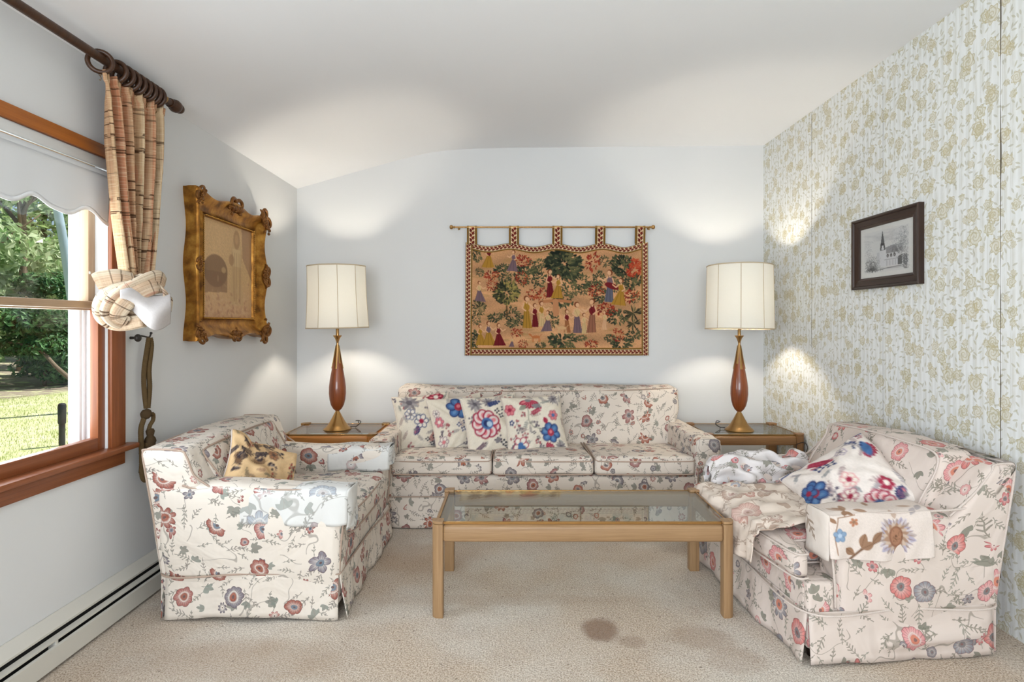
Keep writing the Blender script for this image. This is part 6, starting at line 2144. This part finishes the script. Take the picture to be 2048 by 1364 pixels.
P, q, uv, nm = grid(160, 8, skirt_fn, True)
mk('tassel_fringe', P, q, M['tasselhead'], ts)
# ---------------------------------------------------------------- outside the window
GZ = -.50
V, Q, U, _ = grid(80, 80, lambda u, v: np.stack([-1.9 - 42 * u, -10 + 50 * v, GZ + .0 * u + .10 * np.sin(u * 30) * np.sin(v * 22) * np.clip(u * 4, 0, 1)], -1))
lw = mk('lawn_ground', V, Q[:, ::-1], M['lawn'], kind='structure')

# grass blades near the house as one uncountable growth
def blades(n, x0, x1, y0, y1, seed):
    r = np.random.default_rng(seed)
    x = r.uniform(x0, x1, n); y = r.uniform(y0, y1, n); a = r.uniform(0, 6.28, n); h = r.uniform(.02, .06, n); l = r.normal(0, .02, (n, 2))
    w = .006
    z0 = GZ - .02 + .10 * np.sin((-1.9 - x) / 42 * 30) * np.sin((y + 10) / 50 * 22) * np.clip((-1.9 - x) / 42 * 4, 0, 1)
    A = np.stack([x - np.cos(a) * w, y - np.sin(a) * w, z0], -1); B = np.stack([x + np.cos(a) * w, y + np.sin(a) * w, z0], -1)
    T_ = np.stack([x + l[:, 0], y + l[:, 1], z0 + .02 + h], -1)
    V = np.stack([A, B, T_], 1).reshape(-1, 3)
    col = np.repeat(r.uniform(0, 1, (n, 1)), 3, 0) * np.ones((1, 3))
    return V, np.arange(3 * n).reshape(-1, 3), col
V, Q, c = blades(26000, -12, -4.5, 5, 14, 3)
g = mk('grass_growth', V, Q, m_leaf('grass_blade', (128, 150, 72), (206, 208, 146), .8), col=c, smooth=False, kind='stuff')
tag(g, 'sunlit short grass of the lawn seen through the window', 'grass')

def leaves(n, centers, radii, size, seed, shell=.55, droop=.3):
    """leaf pairs scattered through overlapping clumps"""
    r = np.random.default_rng(seed)
    C_ = np.array(centers); R_ = np.array(radii)
    k = r.integers(0, len(C_), n)
    d = r.normal(size=(n, 3)); d /= np.linalg.norm(d, axis=1, keepdims=True)
    q = shell + (1 - shell) * r.uniform(0, 1, (n, 1)) ** .6
    P = C_[k] + d * q * R_[k]
    nrm = d + r.normal(0, .6, (n, 3)); nrm[:, 2] += .5
    nrm /= np.linalg.norm(nrm, axis=1, keepdims=True)
    t = np.cross(nrm, r.normal(size=(n, 3))); t /= np.linalg.norm(t, axis=1, keepdims=True)
    b = np.cross(nrm, t)
    s = size * r.uniform(.6, 1.3, (n, 1))
    A = P - t * s; B = P + b * s * .5 + nrm * s * .12; D = P + t * s - nrm * s * droop; E = P - b * s * .5 + nrm * s * .12
    V = np.stack([A, B, D, E], 1).reshape(-1, 3)
    Q = np.arange(4 * n).reshape(-1, 4)
    col = np.repeat(np.clip(r.normal(.5, .28, (n, 1)), 0, 1), 4, 0) * np.ones((1, 3))
    return V, Q, col

def tree(name, label, cat, x, y, h, w, clear, mat, n, size, seed, group=None, trunk_r=.12, lean=0.0):
    t = thing(name, label, cat, (x, y, GZ - .05), 0, group)
    r = np.random.default_rng(seed)
    top = GZ + h
    if trunk_r:
        ms = [tube(spline([(x, y, GZ - .1), (x + lean * .3, y + .05, GZ + h * .35), (x + lean, y, GZ + h * .8)], 14), np.linspace(trunk_r, trunk_r * .35, 14), 10)]
        for i in range(6):
            a = r.uniform(0, 6.28); z0 = GZ + h * r.uniform(.3, .6)
            ms.append(tube(spline([(x + lean * .4, y, z0), (x + math.cos(a) * w * .35, y + math.sin(a) * w * .35, z0 + h * .12), (x + math.cos(a) * w * .7, y + math.sin(a) * w * .7, z0 + h * .22)], 8), np.linspace(trunk_r * .45, .015, 8), 7))
        m = join(*ms); mk('trunk', m[0], m[1], M['bark'], t, uv=m[2])
    cen, rad = [], []
    for i in range(16):
        f = r.uniform(0, 1); a = r.uniform(0, 6.28); q = math.sqrt(r.uniform(0, 1)) * w * .62
        zc = GZ + clear + (h - clear) * f
        taper = math.sin((.12 + .8 * f) * PI) ** .5
        cen.append((x + lean * f + math.cos(a) * q * taper, y + math.sin(a) * q * taper, zc)); rr_ = w * r.uniform(.34, .5) * (.6 + .5 * taper); rad.append((rr_, rr_, rr_ * .62))
    V, Q, c = leaves(n, cen, rad, size, seed)
    mk('crown', V, Q, mat, t, col=c, smooth=False)
    return t
# far row of broad trees, nearer dark bush mass and small shrubs, each its own
GR = 'trees beyond the lawn'
spec = [('leafy_tree', 'tall pale-leaved tree at the far edge of the lawn, first past the window side', -16.6, 17.4, 9.5, 2.6, .9, 'leaf_light', 6500, .17, .16),
        ('leafy_tree', 'tall pale-leaved tree behind the dark bush, directly past the leaning pole', -18.4, 21.6, 11.0, 3.0, .9, 'leaf_light', 7500, .18, .18),
        ('leafy_tree', 'pale-leaved tree closest to the house side of the row', -14.0, 12.6, 9.0, 2.6, 1.5, 'leaf_light', 5500, .17, .15),
        ('leafy_tree', 'far tree filling the gap at the end of the row', -22.0, 27.0, 12.0, 3.4, 1.0, 'leaf_light', 6500, .2, .2),
        ('leafy_tree', 'mid-green tree standing behind the rest', -22.5, 20.5, 12.5, 3.2, 1.2, 'leaf_bush', 6500, .2, .2),
        ('dark_bush', 'dark green rounded bush in the shade below the trees', -13.5, 16.6, 2.5, 1.5, .15, 'leaf_dark', 6500, .085, .05),
        ('dark_bush', 'second dark bush behind the crooked branch', -15.4, 19.6, 3.2, 1.9, .15, 'leaf_dark', 6500, .10, .06),
        ('dark_bush', 'dark low bush at the end of the shade strip', -13.6, 18.2, 2.4, 1.3, .15, 'leaf_dark', 4000, .09, .05),
        ('garden_shrub', 'bright green shrub on thin pale stems at the lawn edge', -14.6, 14.9, 2.7, 1.1, .9, 'leaf_bush', 4500, .09, .035),
        ('garden_shrub', 'bright shrub at the near end of the lawn edge', -13.6, 13.4, 2.4, 1.1, .6, 'leaf_bush', 4000, .09, .035)]
for k, (nm, lab, x, y, h, w, cl, mt, n, sz, tr_) in enumerate(spec):
    tree(nm, lab, nm.split('_')[1], x, y, h, w, cl, M[mt], n, sz, 40 + k, GR if nm == 'leafy_tree' else None, tr_)
# woods closing the far side of the lawn
rw = np.random.default_rng(77)
cen = [(-21 - rw.uniform(0, 6), y + rw.uniform(-1, 1), GZ + rw.uniform(.8, 9.5)) for y in np.linspace(-9, 36, 44) for _ in range(3)]
V, Q, c = leaves(20000, cen, [(2.2, 2.2, 1.8)] * len(cen), .24, 91, .2)
wd_ = mk('woodland', V, Q, M['leaf_bush'], col=c, smooth=False, kind='stuff')
tag(wd_, 'green woodland foliage closing the view behind the lawn trees', 'trees')
# leaning pale trunk
a, b_ = at(150, 640, 11.0), at(98, 330, 10.6)
lp = thing('leaning_pole', 'bare blue-grey leaning pole outside the upper sash', 'pole', (a[0], a[1], GZ))
ext = a + (a - b_) * ((a[2] - GZ + .1) / (b_[2] - a[2]))
m = tube(spline([tuple(ext), tuple(a), tuple((a + b_) / 2 + np.array((.03, 0, 0))), tuple(b_), tuple(b_ + (b_ - a) * .5)], 30), np.linspace(.085, .06, 30), 12)
mk('shaft', m[0], m[1], M['palebark'], lp, uv=m[2])
# crooked branch in the shade
cb = thing('fallen_branch', 'crooked pale branch lying in the shade under the dark bush', 'branch', (-12.4, 15.9, GZ))
m = tube(spline([(-12.0, 15.9, GZ), (-12.5, 15.8, GZ + .5), (-13.1, 15.9, GZ + 1.0), (-13.9, 15.9, GZ + 1.2)], 20), np.linspace(.07, .03, 20), 8)
mk('limb', m[0], m[1], M['bark'], cb, uv=m[2])
pst = thing('garden_post', 'short black post standing in the sunny lawn', 'post', (-6.30, 8.05, GZ))
m = lathe([(.038, -.05), (.038, .30), (.047, .31), (.050, .54), (.046, .575), (.030, .59), (1e-4, .592)], 20, (-6.30, 8.05, GZ), False)
prt('shaft', m, M['blackpost'], pst, sharp=40)

# ---------------------------------------------------------------- camera
cam = bpy.data.cameras.new('camera'); co = bpy.data.objects.new('camera', cam); COL.objects.link(co)
cam.sensor_width = 36.0; cam.lens = F / 2048 * 36.0; cam.sensor_fit = 'HORIZONTAL'
cam.shift_x = 0.0; cam.shift_y = -34.0 / 2048
cam.clip_start = .05; cam.clip_end = 200
co.location = (0, 0, CAM_Z); co.rotation_euler = (PI / 2, 0, 0)
scene.camera = co

# ---------------------------------------------------------------- light
w = bpy.data.worlds.new('sky'); scene.world = w; w.use_nodes = True
nt = w.node_tree; bg = nt.nodes['Background']
sk = nt.nodes.new('ShaderNodeTexSky'); sk.sky_type = 'NISHITA'; sk.sun_disc = False
sk.sun_elevation = math.radians(58); sk.sun_rotation = math.radians(60); sk.altitude = 50; sk.air_density = 1.0; sk.dust_density = 1.5
nt.links.new(sk.outputs[0], bg.inputs[0]); bg.inputs[1].default_value = SKY
sd = bpy.data.lights.new('sun', 'SUN'); sd.energy = SUN; sd.color = (1, .96, .88); sd.angle = .01
so = bpy.data.objects.new('sun', sd); COL.objects.link(so)
dv = Vector((.50, .28, .82)).normalized()      # toward the sun: over the house from the papered side
so.rotation_euler = dv.to_track_quat('Z', 'Y').to_euler(); so.location = (6, 4, 10)

def area(name, loc, target, sx, sy, power, color):
    d = bpy.data.lights.new(name, 'AREA'); d.shape = 'RECTANGLE'; d.size = sx; d.size_y = sy; d.energy = power; d.color = color
    o_ = bpy.data.objects.new(name, d); COL.objects.link(o_); o_.location = loc
    v = Vector(loc) - Vector(target)
    o_.rotation_euler = v.to_track_quat('Z', 'Y').to_euler()
    return o_
# lamps standing in for daylight, at the seen window and two added ones
area('daylight_stand_in', (XL - .26, 1.74, 1.28), (0, 1.74, 1.55), 1.15, 1.1, DAY1, (.82, .91, 1.0))
area('daylight_stand_in', (XL - .26, -.95, 1.28), (0, -.95, 1.5), 1.15, 1.5, DAY2, (.82, .91, 1.0))
area('daylight_stand_in', (-.40, YR - .16, 1.30), (-.40, .1, 3.0), 2.0, 1.5, DAY3, (.84, .92, 1.0))
# unseen fill lamp added behind the camera to brighten the room evenly
pd_ = bpy.data.lights.new('fill_light', 'POINT'); pd_.energy = FILL; pd_.color = (.93, .965, 1.0); pd_.shadow_soft_size = .22
po_ = bpy.data.objects.new('fill_light', pd_); COL.objects.link(po_); po_.location = (.25, -.80, 1.45)

scene.view_settings.view_transform = 'Standard'
scene.view_settings.look = 'None'
scene.view_settings.gamma = 1.0
scene.view_settings.use_curve_mapping = False
scene.view_settings.exposure = EXPO
scene.cycles.use_denoising = True
scene.cycles.use_adaptive_sampling = True
scene.cycles.adaptive_threshold = 0.03
scene.cycles.max_bounces = 8
scene.cycles.diffuse_bounces = 4
scene.cycles.glossy_bounces = 4
scene.cycles.transparent_max_bounces = 12
scene.cycles.sample_clamp_indirect = 6.0
